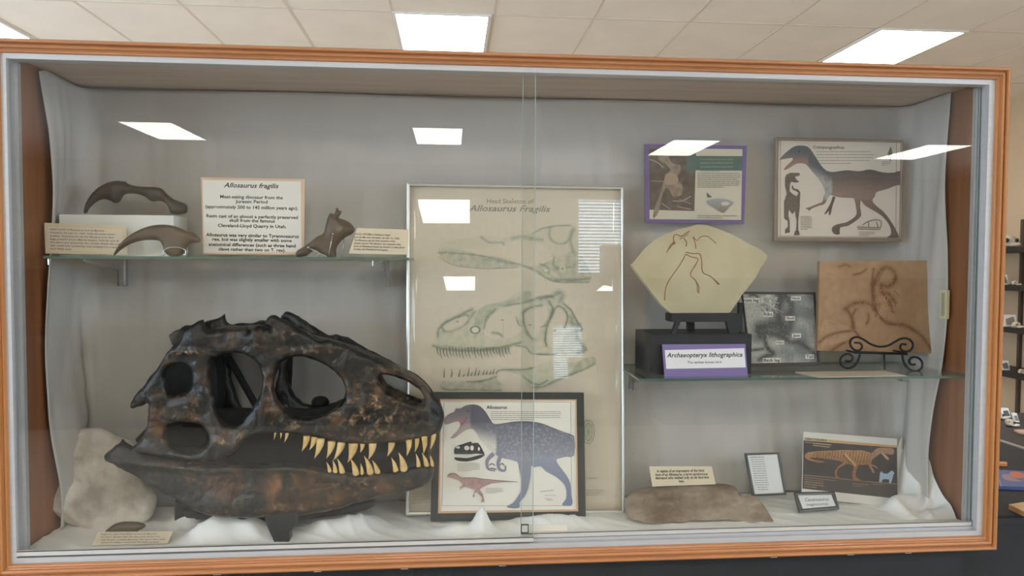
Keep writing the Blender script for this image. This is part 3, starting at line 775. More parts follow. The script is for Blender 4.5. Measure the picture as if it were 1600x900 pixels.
def kn(x, y, Y, r, mb):
    p = at(*S([(x, y)])[0], Y); mb.ball(p, r, 8)
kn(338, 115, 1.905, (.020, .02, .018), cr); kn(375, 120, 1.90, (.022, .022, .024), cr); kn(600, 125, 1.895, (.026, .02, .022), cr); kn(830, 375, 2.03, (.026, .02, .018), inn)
# brow horn sweeping back above the eye
hp = [at(*S([q])[0], 1.90) for q in ((860, 165), (790, 140), (730, 115), (680, 92), (655, 82))]
cr.tube(smooth_pts([tuple(p) for p in hp], 3, False), [.010+.010*i/12 for i in range(13)], 10)
# far side jugal and pterygoid struts seen through the openings
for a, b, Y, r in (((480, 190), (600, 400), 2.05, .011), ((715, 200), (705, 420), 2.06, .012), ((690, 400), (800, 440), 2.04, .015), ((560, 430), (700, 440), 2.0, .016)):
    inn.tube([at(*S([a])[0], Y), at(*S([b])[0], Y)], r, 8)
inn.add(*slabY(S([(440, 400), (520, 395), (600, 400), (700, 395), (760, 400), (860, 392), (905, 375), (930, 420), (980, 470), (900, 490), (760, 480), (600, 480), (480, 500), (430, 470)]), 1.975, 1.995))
o = inn.obj('braincase', m_skull_shade, skull); remesh(o, .004, 8)
o = cr.obj('cranium', m_bone, skull); remesh(o, .0028, 1)
def SP(l): return [(*S([(x, y)])[0], sx/2.369, sy/2.369, r, g) for x, y, sx, sy, r, g in l]
cranium = o; displace(o, lambda w_: .0034*noise.noise(w_*20)+.0018*noise.noise(w_*55), root_loc(skull))
paint_bone(o, SP([(640, 320, 26, 70, 1, .3), (640, 400, 40, 25, .9, .4), (225, 440, 40, 90, 1, .2), (420, 330, 30, 60, 1, .3), (345, 400, 45, 50, .9, .5), (480, 505, 55, 28, .7, 1), (470, 130, 60, 40, .8, .2), (600, 140, 30, 40, .5, .3), (270, 190, 40, 60, .5, .1), (330, 190, 60, 14, .5, .9), (800, 180, 90, 16, .9, .8), (900, 300, 30, 60, .9, .5), (1000, 400, 160, 90, .3, .8), (1080, 260, 70, 25, .9, .5), (1180, 310, 40, 30, .8, .5), (1000, 500, 200, 30, .35, .6), (1160, 420, 60, 40, .2, .5), (720, 465, 110, 22, .6, .7), (880, 440, 60, 30, .6, .3), (560, 380, 30, 30, .3, .1), (1050, 330, 60, 60, .5, .5), (710, 120, 70, 25, .1, .4)]))
pal = MB(); pal.add(*slabY(S([(430, 490), (560, 470), (700, 465), (900, 480), (1100, 490), (1200, 490), (1225, 520), (1225, 600), (1100, 640), (900, 640), (600, 625), (430, 600)]), 1.955, 1.972)); pal.obj('palate', m_skull_shade, skull)  # plate filling the mouth, with the shade put into its colour
jaw = S([(32, 576), (38, 562), (60, 545), (75, 532), (92, 520), (100, 505), (110, 520), (125, 528), (160, 545), (230, 566), (350, 590), (480, 600), (600, 604), (700, 597), (760, 603), (830, 622), (900, 632), (1000, 634), (1100, 627), (1180, 612), (1245, 602), (1252, 635), (1242, 665), (1215, 688), (1150, 706), (1050, 726), (950, 756), (860, 778), (760, 792), (600, 800), (480, 803), (400, 788), (340, 760), (300, 736), (220, 695), (130, 640), (70, 603), (45, 592)])
jw = MB()
def jwob(x, y):
    y0 = np.interp(x, [170, 300, 450, 560, 680], [715, 728, 726, 735, 727])
    return .009*math.exp(-((y-y0)/7)**2)*(1 if x < 540 else .4)+.006*math.exp(-((x-400)/90)**2-((y-785)/16)**2)
def jt(x, y): return .020
for side in (-1, 1):
    v, f = relief(sm(jaw, 2), [], plate_pos(side), jt, 4, wob=jwob if side < 0 else None); jw.add(v, f)
jw.add(*slabY(S([(1150, 640), (1235, 620), (1238, 655), (1200, 685), (1130, 700)]), 1.905, 1.95))
o = jw.obj('lower_jaw', m_bone, skull); remesh(o, .0028, 1)
jaw_o = o; displace(o, lambda w_: .0034*noise.noise(w_*18)+.0015*noise.noise(w_*60), root_loc(skull))
paint_bone(o, SP([(700, 690, 180, 70, 1, .1), (430, 680, 160, 60, .75, .2), (330, 605, 170, 10, .8, .5), (1000, 680, 180, 45, .45, .45), (560, 700, 90, 50, .9, .1), (740, 760, 200, 18, .7, .5), (450, 780, 110, 12, .5, .5), (900, 720, 120, 25, .9, .3)]))
# teeth
up = [(662, 494, 658, 515, 8), (684, 497, 682, 512, 7), (705, 497, 697, 524, 13), (778, 508, 762, 557, 26), (806, 512, 790, 552, 24), (830, 517, 808, 584, 31), (870, 527, 853, 583, 30), (906, 531, 880, 589, 30), (950, 535, 932, 599, 36), (984, 536, 978, 562, 18), (1022, 535, 1008, 588, 30), (1092, 532, 1078, 576, 26), (1157, 522, 1150, 574, 24), (1187, 518, 1180, 560, 18), (1214, 508, 1212, 566, 24), (1247, 500, 1236, 552, 22)]
lo = [(863, 628, 853, 597, 15), (884, 632, 876, 590, 18), (910, 634, 893, 584, 22), (960, 636, 942, 584, 25), (984, 636, 979, 602, 14), (1014, 634, 992, 574, 26), (1040, 632, 1022, 590, 22), (1108, 626, 1093, 580, 22), (1138, 622, 1120, 562, 30), (1193, 612, 1184, 566, 18), (1222, 608, 1206, 562, 20), (1242, 604, 1236, 572, 16)]
def tooth(bx, by, tx, ty, w, side=-1, fy=-.004):
    par = cranium if ty > by else jaw_o
    bx, by = S([(bx, by)])[0]; tx, ty = S([(tx, ty)])[0]; w = w/2.369
    Y = Yside(bx, -1)+fy
    A, B = at(bx, by, Y), at(tx, ty, Y-.004); up_ = (A-B).normalized(); A = A+up_*.006
    if side > 0: dy = Yside(bx, 1)-Yside(bx, -1)-2*fy; A = A+Vector((0, dy, 0)); B = B+Vector((0, dy, 0))
    r0 = w/2*Y/F; mid = (A+B)/2+Vector((.10*w*Y/F*3.0, 0, 0))
    pts = []; rr = []
    for i in range(9):
        t = i/8; p = A*(1-t)**2+mid*2*t*(1-t)+B*t*t; pts.append(p); rr.append(max(.0004, r0*(1-t**1.7)*(1 if t > .1 else .95)))
    return MB().tube(pts, rr, 10).obj('tooth', m_tooth, par, True)
for t in up+lo: tooth(*t)
# dark stand
st = MB()
st.add(*slabY(S([(625, 780), (752, 772), (744, 820), (722, 850), (720, 888), (700, 894), (668, 892), (655, 860), (640, 830)]), 1.862, 1.90))
st.add(*slabY(S([(298, 732), (345, 740), (385, 775), (372, 800), (345, 818), (298, 818)]), 2.0, 2.04))
st.add(*slabY(S([(730, 775), (860, 770), (1030, 730), (1035, 752), (1000, 770), (930, 782), (840, 795), (740, 810)]), 1.945, 1.98))
st.add(*slabY(S([(330, 760), (500, 790), (740, 785), (740, 800), (500, 805), (350, 790)]), 1.955, 2.02))
o = st.obj('skull_stand', m_black); remesh(o, .004, 1)
tag(o, 'black stand with a tapering post holding up the large skull', 'stand')

# ================================================================== CLAWS, BONE, ROCKS
A_ = crop(50, 240, 4.735); B_ = crop(300, 250, 4.444)
def flatpos(Y, k=0): return lambda x, y: at(x, y, Y)
def organic(name, outline, Y, th, m, label=None, cat=None, holes=(), step=2.2, wobf=None, parent=None, fl=0, R=None, vox=.0018, nz=0, nsc=20):
    v, f = relief(sm(outline, 3), [sm(h) for h in holes], Y if callable(Y) else flatpos(Y), th, step, wob=wobf, floor=fl, R=R, nz=nz, nsc=nsc)
    o = mesh_obj(name, v, f, m, parent, True); fix_normals(o)
    if label: tag(o, label, cat)
    return o
claw1 = A_([(385, 440), (392, 400), (405, 360), (430, 315), (470, 270), (520, 232), (580, 207), (640, 200), (670, 206), (690, 205), (715, 225), (760, 238), (820, 244), (880, 246), (930, 250), (965, 262), (1000, 300), (1050, 338), (1110, 362), (1140, 375), (1150, 400), (1145, 435), (1100, 450), (1030, 445), (1015, 410), (985, 365), (940, 350), (900, 355), (870, 345), (840, 322), (790, 302), (730, 295), (690, 302), (665, 325), (650, 355), (615, 368), (580, 350), (540, 338), (500, 345), (455, 375), (420, 410), (405, 440)])
organic('hand_claw', claw1, 2.045, .017, m_clawdark, 'dark curved claw cast with its finger bone lying on the white box', 'claw cast', wobf=lambda x, y: .005*math.exp(-((x-180)/10)**2-((y-302)/10)**2))
claw2 = A_([(605, 758), (620, 715), (650, 670), (700, 620), (760, 580), (830, 548), (900, 530), (970, 525), (1040, 532), (1100, 552), (1150, 575), (1185, 578), (1225, 605), (1248, 640), (1235, 658), (1185, 662), (1155, 680), (1135, 720), (1100, 755), (1050, 765), (1010, 755), (980, 725), (968, 680), (945, 648), (900, 640), (830, 642), (760, 658), (700, 685), (650, 720)])
organic('hand_claw', claw2, 1.925, .016, m_claw, 'brown curved claw cast on a small silver stand at the shelf front', 'claw cast')
cs = thing('claw_stand', 'small silver wire stand under the brown claw', 'stand', tuple(at(275, 400, 1.905)))
wv = MB(); wv.tube(smooth_pts([tuple(at(*p, 1.904)) for p in A_([(975, 748), (978, 715), (1010, 697), (1060, 692), (1110, 700), (1135, 715), (1138, 748)])], 3, False), .0013, 6); wv.obj('wire', m_chrome, cs, True)
for q in ((968, 748), (1130, 748)):
    MB().ball(at(*A_([q])[0], 1.902), .0035, 8).obj('foot', m_chrome, cs, True)
MB().tube([at(*p, 1.908) for p in A_([(1150, 690), (1150, 762)])], .001, 6).obj('post', m_chrome, cs, True)
bone = B_([(718, 655), (730, 630), (770, 605), (820, 570), (870, 530), (905, 515), (918, 495), (930, 440), (945, 390), (960, 368), (980, 375), (992, 365), (1000, 338), (1010, 332), (1020, 350), (1030, 352), (1040, 358), (1030, 380), (1020, 400), (1050, 412), (1090, 430), (1120, 460), (1130, 490), (1110, 515), (1070, 535), (1040, 560), (1015, 590), (1000, 625), (1000, 670), (960, 682), (930, 672), (900, 655), (880, 640), (860, 628), (830, 640), (800, 665), (770, 672), (735, 682)])
organic('tail_bone', bone, 1.97, .022, m_claw, 'brown knobbly tail bone cast propped on pins beside the title sign', 'fossil bone', wobf=lambda x, y: .008*math.exp(-((x-540)/8)**2-((y-358)/8)**2))
ps = thing('pin_stand', 'thin silver pins propping up the brown tail bone', 'stand', tuple(at(512, 402, 1.94)))
for a, b in (((978, 512), (946, 676)), ((806, 608), (940, 672)), ((860, 668), (885, 650))):
    MB().tube([at(*p, 1.943) for p in B_([a, b])], .0013, 6).obj('pin', m_chrome, ps, True)
for q in ((978, 512), (806, 608)): MB().ball(at(*B_([q])[0], 1.941), .0028, 8).obj('pin_head', m_chrome, ps, True)
MB().tube([at(*p, 1.975) for p in B_([(1055, 545), (1040, 676)])], .0011, 6).obj('pin', m_chrome, ps, True)
# white box under the dark claw
a, b = at(92, 335, 1.99), at(272, 402, 1.99)
bx = MB().box((a[0], 1.99, SZ1+.0005), (b[0], 2.09, a[2]), bev=.001); tag(bx.obj('white_box', m_white), 'white box raising the dark claw at the left of the shelf', 'box')
L3 = crop(0, 600, 3)
rock = L3([(250, 230), (285, 200), (330, 195), (400, 205), (470, 208), (540, 240), (600, 262), (640, 300), (655, 400), (690, 470), (735, 520), (722, 600), (690, 640), (640, 660), (560, 672), (500, 690), (420, 690), (340, 660), (270, 610), (215, 560), (205, 500), (215, 400), (235, 300)])
def rockpos(x, y): return at(x, y, 2.03+.10*(800-y)/180*.8)
def rockwob(x, y):
    a = .012*noise.noise(Vector((x*.025, y*.025, 4)))+.008*noise.noise(Vector((x*.06, y*.06, 2)))
    a -= .010*math.exp(-((x-120)/30)**2-((y-752)/5)**2); a += .012*math.exp(-((x-112)/26)**2-((y-785)/24)**2)-.012*math.exp(-((x-135)/14)**2-((y-682)/8)**2)
    return a-.01*math.exp(-((x-165)/12)**2-((y-725)/18)**2)
organic('plaster_slab', rock, rockpos, .024, m_plaster, 'pale lumpy plaster footprint slab leaning in the left corner', 'rock slab', step=3, wobf=rockwob, R=.03)
cl3 = crop(140, 800, 1600/260)([(148, 190), (190, 150), (240, 115), (310, 95), (400, 92), (470, 98), (520, 112), (542, 132), (520, 155), (480, 175), (400, 215), (200, 225)])
organic('small_claw', cl3, 1.93, .012, m_claw, 'small brown claw on the case floor behind the bottom left card', 'claw cast')
# brown footprint slab, bottom right
Mc = crop(1000, 690, 6.154)
slabo = [(979, 800), (978, 785), (985, 772), (1000, 766), (1020, 762), (1060, 759), (1100, 757), (1130, 756), (1150, 762), (1156, 774), (1180, 775), (1190, 785), (1200, 800), (1206, 812), (1190, 815), (1150, 813), (1110, 812), (1075, 813), (1040, 816), (1010, 815), (985, 810)]
def slabpos(x, y): return at(x, y, 1.925+.13*(812-y)/55)
def slabwob(x, y):
    a = .012*noise.noise(Vector((x*.05, y*.09, 4)))+.005*noise.noise(Vector((x*.15, y*.15, 2)))
    return a-.012*math.exp(-((x-1095)/30)**2-((y-785)/9)**2)-.006*math.exp(-((x-1065)/20)**2-((y-775)/6)**2)+.006*math.exp(-((x-1030)/25)**2-((y-795)/10)**2)
organic('footprint_slab', slabo, slabpos, .022, m_rock, 'brown rock slab with a hind foot impression, beneath a cream card', 'rock slab', step=2.5, wobf=slabwob, R=.011)

# ================================================================== yellow fossil slab, its stand and the black box
H = crop(960, 340, 3.3333)
sl = H([(88, 245), (100, 232), (150, 170), (200, 122), (260, 90), (330, 62), (400, 46), (430, 35), (475, 38), (520, 52), (600, 82), (660, 115), (710, 142), (760, 165), (797, 198), (795, 215), (760, 262), (740, 305), (700, 360), (665, 402), (640, 440), (600, 497), (450, 498), (300, 502), (250, 460), (200, 398), (150, 330)])
PH = Plane(1090, 488, 1.955, lean=9)
fs = thing('fossil_slab', 'pale yellow fan-shaped limestone slab with a thin brown bird fossil', 'fossil slab', tuple(PH.hit(1090, 489)))
mb = MB()
V, T, _ = triangulate(sl, (), 0); k = len(V)
vf = [PH.hit(x, y, 0) for x, y in V]; v = vf+[p-PH.n*.016 for p in vf]; f = [t for t in T]+[tuple(i+k for i in t)[::-1] for t in T]; e = {}
for t in T:
    for i in range(3): e[(t[i], t[(i+1) % 3])] = 1
for (a, b) in e:
    if (b, a) not in e: f.append((b, a, a+k, b+k))
o = mesh_obj('stone', v, f, m_stone, fs); fix_normals(o)
m_foss = mat('fossil_brown', '7b5341', .7, col2='94694e', scale=60)
fb = MB()
def ftube(pts, r, smn=3, mb=fb, pl=PH, lift=.0002):
    r = [q*.8 for q in r] if isinstance(r, list) else r*.75
    P = smooth_pts([tuple(pl.hit(x, y, lift)) for x, y in pts], smn, False); mb.tube(P, r, 6)
for pts, r in (([(262, 430), (265, 380), (280, 335), (310, 290), (345, 240), (372, 190)], .0016), ([(372, 180), (410, 188), (445, 190), (455, 230), (460, 285), (500, 305), (548, 348)], .0018), ([(372, 190), (400, 205), (435, 215), (420, 250), (395, 295), (420, 325), (440, 360), (438, 395)], .0018), ([(420, 325), (430, 350), (432, 388)], .0012), ([(372, 150), (376, 130), (362, 108)], .002), ([(425, 160), (420, 130), (410, 100), (430, 120), (450, 100), (485, 98), (530, 135)], .0016), ([(345, 100), (370, 85), (390, 70)], .0022), ([(340, 112), (365, 100), (385, 85)], .0014), ([(345, 100), (325, 88), (310, 95), (308, 118), (315, 135)], .0016), ([(500, 305), (520, 325), (540, 350)], .0012)):
    ftube(H(pts), r)
ftube(H([(315, 130), (300, 140), (285, 160), (270, 185)]), [.0035, .0055, .0045, .004, .004, .0035, .003, .002, .001, .001], 3)
fb.obj('fossil_imprint', m_foss, fs, True)
sx = MB(); pk = Plane(1095, 500, 1.935)
tl = thing('easel', 'small black bench-like easel under the yellow slab', 'easel', tuple(at(1100, 521, 1.97)))
q = H([(295, 500), (660, 500), (660, 543), (295, 545)])
c = [at(x, y, 1.93) for x, y in q]; MB().box((c[0][0], 1.93, c[2][2]), (c[1][0], 1.985, c[0][2]), bev=.002).obj('rail', m_black, tl)
BZ = at(1015, 522, 1.93)[2]
for (x0, x1, x2, x3, Y) in ((322, 348, 318, 298, 1.935), (380, 418, 418, 384, 2.0), (582, 655, 645, 600, 1.935)):
    a, b = at(*H([(x0, 543)])[0], Y), at(*H([(x1, 543)])[0], Y); c_, d_ = at(*H([(x2, 600)])[0], Y), at(*H([(x3, 600)])[0], Y)
    g = MB().hexa([(d_[0], Y, BZ), (c_[0], Y, BZ), (b[0], Y, b[2]+.002), (a[0], Y, a[2]+.002)], [(d_[0], Y+.014, BZ), (c_[0], Y+.014, BZ), (b[0], Y+.014, b[2]+.002), (a[0], Y+.014, a[2]+.002)]); g.obj('leg', m_black, tl)
c = [at(x, y, 2.02) for x, y in H([(635, 440), (655, 430), (655, 600), (640, 600)])]
MB().box((c[0][0], 2.0, BZ), (c[1][0], 2.012, c[0][2])).obj('back_post', m_black, tl)
p0, p1 = at(1015, 590, 1.93), at(1175, 522, 1.93)
tag(MB().box((p0[0], 1.93, SZ2+.0005), (p1[0], 2.09, p1[2]), bev=.0015).obj('black_box', m_black), 'matt black box raising the yellow slab and its easel', 'box')

# tan fossil slab on the scroll easel
T_ = crop(1140, 400, 4.444)
PT_ = Plane(1370, 552, 2.015, lean=7)
ts = thing('fossil_slab', 'square tan sandstone-coloured slab with a curled skeleton, on a scroll easel', 'fossil slab', tuple(PT_.hit(1370, 552)))
tq = [(1281, 408), (1467, 407), (1465, 552), (1277, 548)]
slab(MB(), PT_, tq, 0, .014); mb = MB(); slab(mb, PT_, tq, 0, .014); o = mb.obj('stone', m_tan, ts); fix_normals(o)
st_ = []
for pts, r in (([(1010, 370), (1000, 300), (990, 230), (1010, 170), (1030, 120), (1060, 85), (1100, 80), (1140, 110), (1155, 150), (1140, 190), (1110, 200)], .0042), ([(1150, 150), (1135, 185), (1100, 215), (1070, 200)], .003), ([(1050, 200), (1060, 250), (1090, 290), (1120, 330), (1130, 380)], .0050), ([(1100, 260), (1130, 290), (1150, 330)], .003), ([(1010, 370), (1040, 420), (1080, 460), (1130, 475), (1200, 475), (1250, 495), (1310, 535), (1360, 590), (1405, 660)], .0032), ([(800, 370), (860, 330), (930, 325), (1000, 340)], .0050), ([(820, 380), (850, 440), (855, 500), (900, 560)], .003), ([(880, 370), (850, 420), (865, 500)], .0022), ([(960, 400), (965, 440), (950, 470)], .0022), ([(620, 600), (680, 555), (760, 530), (840, 520)], .0022), ([(700, 660), (780, 610), (840, 590)], .002), ([(760, 75), (800, 60), (835, 72)], .002), ([(860, 130), (910, 120), (950, 90)], .0016), ([(1000, 90), (990, 160), (985, 200)], .002)): st_.append((smooth_pts(T_(pts), 3, False), r*300+.5, '5f422d', .8)); st_.append((smooth_pts(T_(pts), 3, False), r*950+1.2, '7f5c42', .5))
for i in range(26):
    t = i/25; x = np.interp(t, [0, .5, 1], [1005, 995, 1070]); y = np.interp(t, [0, .5, 1], [380, 210, 88]); p = T_([(x, y)])[0]
    st_.append(([(p[0]-2.6, p[1]-.6), (p[0]+2.6, p[1]+.6)], .8, '6b4c36', .6))
for i in range(18):
    t = i/17; x = np.interp(t, [0, 1], [1050, 1310]); y = np.interp(t, [0, .4, 1], [430, 470, 530]); p = T_([(x, y)])[0]
    st_.append(([(p[0], p[1]-2), (p[0]+1, p[1]+3)], .7, '6b4c36', .6))
for i in range(40):
    x = random.uniform(1020, 1150); y = random.uniform(230, 410); st_.append((T_([(x, y), (x+random.uniform(-25, 35), y+random.uniform(8, 35))]), .8, random.choice(['6f4f3a', 'c0a080']), .55))
fa_ = Art(PT_, .0004); fa_.field(tq, 1.0, lambda x, y: mix('ad8d6e', 'a08062', .5+mottle(x, y, .025, .8)), st_, [(smooth_pts(T_([(640, 470), (700, 440), (860, 520), (880, 560), (760, 600), (640, 640)]), 3), 'b8977a', .5), (smooth_pts(T_([(660, 200), (800, 250), (900, 300), (820, 500), (700, 420)]), 3), 'b2917a', .25)], .10, .03)
fa_.obj('fossil_imprint', ts)
ez = thing('scroll_easel', 'black wrought iron easel with curled scrolls under the tan slab', 'easel', tuple(at(1375, 580, 1.965)))
def spiral(cx, cy, r0, r1, a0, a1, n=20): return [(cx+(r0+(r1-r0)*i/n)*math.cos(a0+(a1-a0)*i/n), cy+(r0+(r1-r0)*i/n)*math.sin(a0+(a1-a0)*i/n)) for i in range(n+1)]
def iron(pts, Y=1.965, r=.0032, name='scroll', mirror=False):
    MB().tube([at(x, y, Y) for x, y in T_(pts)], r, 8).obj(name, m_iron, ez, True)
iron(smooth_pts([(868, 602), (905, 605), (920, 630), (900, 655), (865, 650), (838, 615), (845, 578), (885, 562), (930, 580), (980, 612), (1040, 630), (1100, 622), (1150, 595), (1190, 575), (1230, 572), (1265, 595), (1272, 630), (1250, 658), (1210, 662), (1185, 640), (1195, 612), (1225, 615)], 4, False))
iron(smooth_pts([(805, 728), (838, 730), (855, 705), (835, 682), (800, 685), (770, 712), (775, 755), (815, 778), (860, 768), (890, 730), (905, 680)], 4, False))
iron(smooth_pts([(1290, 752), (1260, 752), (1245, 725), (1270, 703), (1310, 708), (1337, 740), (1330, 782), (1290, 800), (1245, 785), (1210, 740), (1198, 680)], 4, False))
iron([(860, 668), (1230, 680)], r=.0038, name='cross_bar')
iron([(1073, 680), (1076, 788)], Y=1.975, r=.003, name='back_leg')
for x in (880, 1215):
    P0 = at(*T_([(x, 672)])[0], 1.965); MB().tube([P0, (P0[0], 2.03, P0[2])], .003, 6).obj('support_arm', m_iron, ez, True)
# ================================================================== SIGNS, CARDS AND PICTURES
def card(name, label, quad, Y, lean, paper, th=.0012, cat='card'):
    pl = Plane((quad[2][0]+quad[3][0])/2, (quad[2][1]+quad[3][1])/2, Y, lean)
    t = thing(name, label, cat, tuple(pl.hit((quad[2][0]+quad[3][0])/2, (quad[2][1]+quad[3][1])/2)))
    mb = MB(); slab(mb, pl, quad, 0, th); mb.obj('board', paper, t); return t, pl, Art(pl)
m_cream = mat('cream_card', 'd8c9ae', .7, var=.04, scale=30)
INK = '33312f'
# left shelf hand claw card
q = [(69, 348), (197, 353), (199, 398), (71, 396)]
t, pl, a = card('info_card', 'cream text card standing at the far left end of the left shelf', q, 1.95, 8, m_cream)
a.quad([(76, 354), (191, 358), (192, 394), (77, 391)], 'ddd0ba')
a.para(['HAND CLAW of Allosaurus sp. from the Morrison', 'Formation, San Juan Co., Utah. Unlike the better known', 'predator, Tyrannosaurus rex, the Allosaurus arms were', 'large, powerful and an effective weapon. Only the core of', 'the claw is ever preserved. As a keratin sheath, like a bird', 'claw, would have covered the core, bringing it to a much', 'more deadly point.'], 78.5, 359.5, 191, 5.05, 2.9, '4a4a5c', slope=.03, bold=.012)
a.obj('print', t)
q = [(558, 356), (639, 359), (637, 398), (545, 396)]
t, pl, a = card('info_card', 'cream text card at the right end of the left shelf, beside the tail bone', q, 1.905, 8, m_cream)
a.para(['CAUDAL VERTEBRA of Allosaurus fragilis', 'from the Morrison Formation, San Juan Co., Utah.', 'The Allosaurus was the most numerous of the', 'Jurassic period. The dinosaur was unusual in that', 'parts of Allosaurus fossils are found in a mass grave', 'in Utah, the Cleveland-Lloyd quarry.'], 553, 367, 632, 4.7, 2.9, '3d3a44', slope=.03, bold=.012)
a.obj('print', t)
# title sign
q = [(314, 277), (476, 280), (475, 398), (317, 397)]
m_peach = mat('peach_board', 'd9b79c', .7)
t, pl, a = card('title_sign', 'white Allosaurus fragilis title sign with a peach border', q, 1.985, 6, m_peach, .004, 'sign')
a.quad([(316.5, 281), (470, 283.5), (471, 394), (319, 395)], 'e2dcd5')
def ctext(s, cx, y, w, h, **k): a.text(s, (cx-w/2, y), (cx+w/2, y+.02*w), h, INK, **k)
ctext('Allosaurus fragilis', 392.5, 292.5, 86, 7.2, bold=.02, shear=.3)
for s, cx, y, w in (('Meat-eating dinosaur from the', 393, 309.5, 98), ('Jurassic Period', 393, 317, 50), ('(approximately 200 to 145 million years ago).', 393.5, 325, 145), ('Resin cast of an almost a perfectly preserved', 394, 339.5, 143), ('skull from the famous', 394, 346.5, 71), ('Cleveland-Lloyd Quarry in Utah.', 394, 354.5, 107), ('Allosaurus was very similar to Tyrannosaurus', 394.5, 369, 145), ('rex, but was slightly smaller with some', 394, 376, 124), ('anatomical differences (such as three hand', 394, 384, 136), ('claws rather than two on T. rex).', 394, 391.5, 105)):
    ctext(s, cx, y, w, 5.0, bold=.024)
a.obj('print', t)
# bottom left card
q = [(153, 831), (270, 830), (262, 849), (144, 852)]
t, pl, a = card('info_card', 'cream text card lying in the bottom left corner of the case floor', q, 1.86, 62, m_cream)
a.para(['Replica of a claw of the Allosaurus from the Morrison', 'Formation, San Juan Utah. The claw is from the foot of a', 'large dinosaur, probably Allosaurus. This claw is from a hand', 'and was the middle or second claw. The animal was about'], 158, 836, 258, 4.3, 2.3, '3f3d40', slope=-.01, bold=.01)
a.obj('print', t)
# tall skull poster
F1 = crop(630, 280, 4.444); F2 = crop(630, 430, 4.444); P3 = crop(660, 600, 3.461)
pq = [(636, 287.5), (972, 293), (973.5, 800), (635, 803)]; pin = [(640.5, 291.5), (968.5, 297), (970, 795.5), (639.5, 798.5)]
plP = Plane(805, 800, 2.03, 6.0)
po = thing('framed_poster', 'tall silver-framed poster of green-tinted Allosaurus skull drawings', 'poster', tuple(plP.hit(805, 801)))
mb = MB(); ring(mb, plP, pq, pin, .017, .026, ridge=.002); mb.obj('frame', m_frame_sil, po)
mb = MB(); slab(mb, plP, inset(pq, 1.5), .002, .010); mb.obj('sheet', mat('poster_paper', 'd8ccb8', .75), po)
a = Art(plP, .0022)
a.text('Head Skeleton of', F1([(580, 168)])[0], F1([(905, 170)])[0], 7, '8d8c7c', .012)
a.text('Allosaurus Fragilis', F1([(455, 222)])[0], F1([(1020, 228)])[0], 9.5, '84857a', .012, .3)
G1, G2, G3 = 'c0bea7', 'a9ac98', '8a9184'
def gg(base, amp=.06):
    return lambda x, y: mix(base, 'd8ccb8', .35+amp*10*mottle(x, y, .09))
MK = []; SK = []
# top view skull
MK.append((smooth_pts(F1([(245, 510), (280, 470), (400, 490), (560, 530), (650, 545), (740, 575), (850, 605), (910, 600), (960, 590), (1030, 560), (1120, 520), (1200, 500), (1290, 620), (1300, 700), (1180, 718), (1060, 712), (960, 680), (900, 640), (820, 610), (700, 615), (560, 622), (430, 605), (320, 580)]), 3), G2, .5))
MK.append((smooth_pts(F1([(250, 480), (300, 430), (420, 410), (520, 400), (600, 395), (760, 405), (900, 370), (960, 345), (1100, 320), (1220, 330), (1240, 480), (1120, 540), (1040, 560), (1000, 480), (880, 430), (760, 430), (640, 470), (480, 480), (360, 495)]), 3), 'c9c3ac', .5))
MK.append((smooth_pts(F1([(1020, 380), (1060, 360), (1150, 350), (1160, 400), (1120, 440), (1040, 430)]), 3), 'd0c7af', .8))
for pts, w, c in (([(245, 510), (320, 512), (430, 520), (560, 535), (650, 560), (760, 580), (850, 605), (930, 640), (1000, 690), (1080, 715), (1290, 715)], 1.1, G3), ([(250, 540), (330, 590), (430, 610), (560, 622), (700, 618), (800, 612)], .7, G3), ([(900, 380), (960, 345), (1060, 325), (1160, 322)], 1.0, G3), ([(1020, 340), (1015, 400), (1050, 440), (1120, 445), (1165, 400), (1180, 350)], 1.3, G2), ([(1180, 340), (1160, 420), (1180, 500)], 2.2, G2), ([(540, 400), (600, 440), (680, 440), (700, 455)], 1.2, G2), ([(760, 410), (830, 400), (900, 415), (960, 420)], 2.2, G2), ([(560, 560), (640, 555), (740, 580)], 2.4, G2), ([(1050, 540), (1040, 590), (1080, 620), (1160, 610)], 1.4, G3), ([(950, 590), (1000, 610), (1010, 650)], 1.2, G3), ([(1060, 700), (1180, 700), (1290, 690)], 1.6, G3)):
    a.line(F1(pts), w*.6, c, 4); SK.append((smooth_pts(F1(pts), 3, False), w*1.5, G3, .5))
a.ell(*F1([(990, 634)])[0], 5, 4, G2); a.ell(*F1([(990, 634)])[0], 3.6, 2.8, 'd8ccb8'); a.ell(*F1([(1105, 622)])[0], 5, 5, 'cfc8b0'); a.ell(*F1([(1105, 622)])[0], 1.5, 1.8, G3); a.ell(*F1([(398, 562)])[0], 2.5, 2, G2)
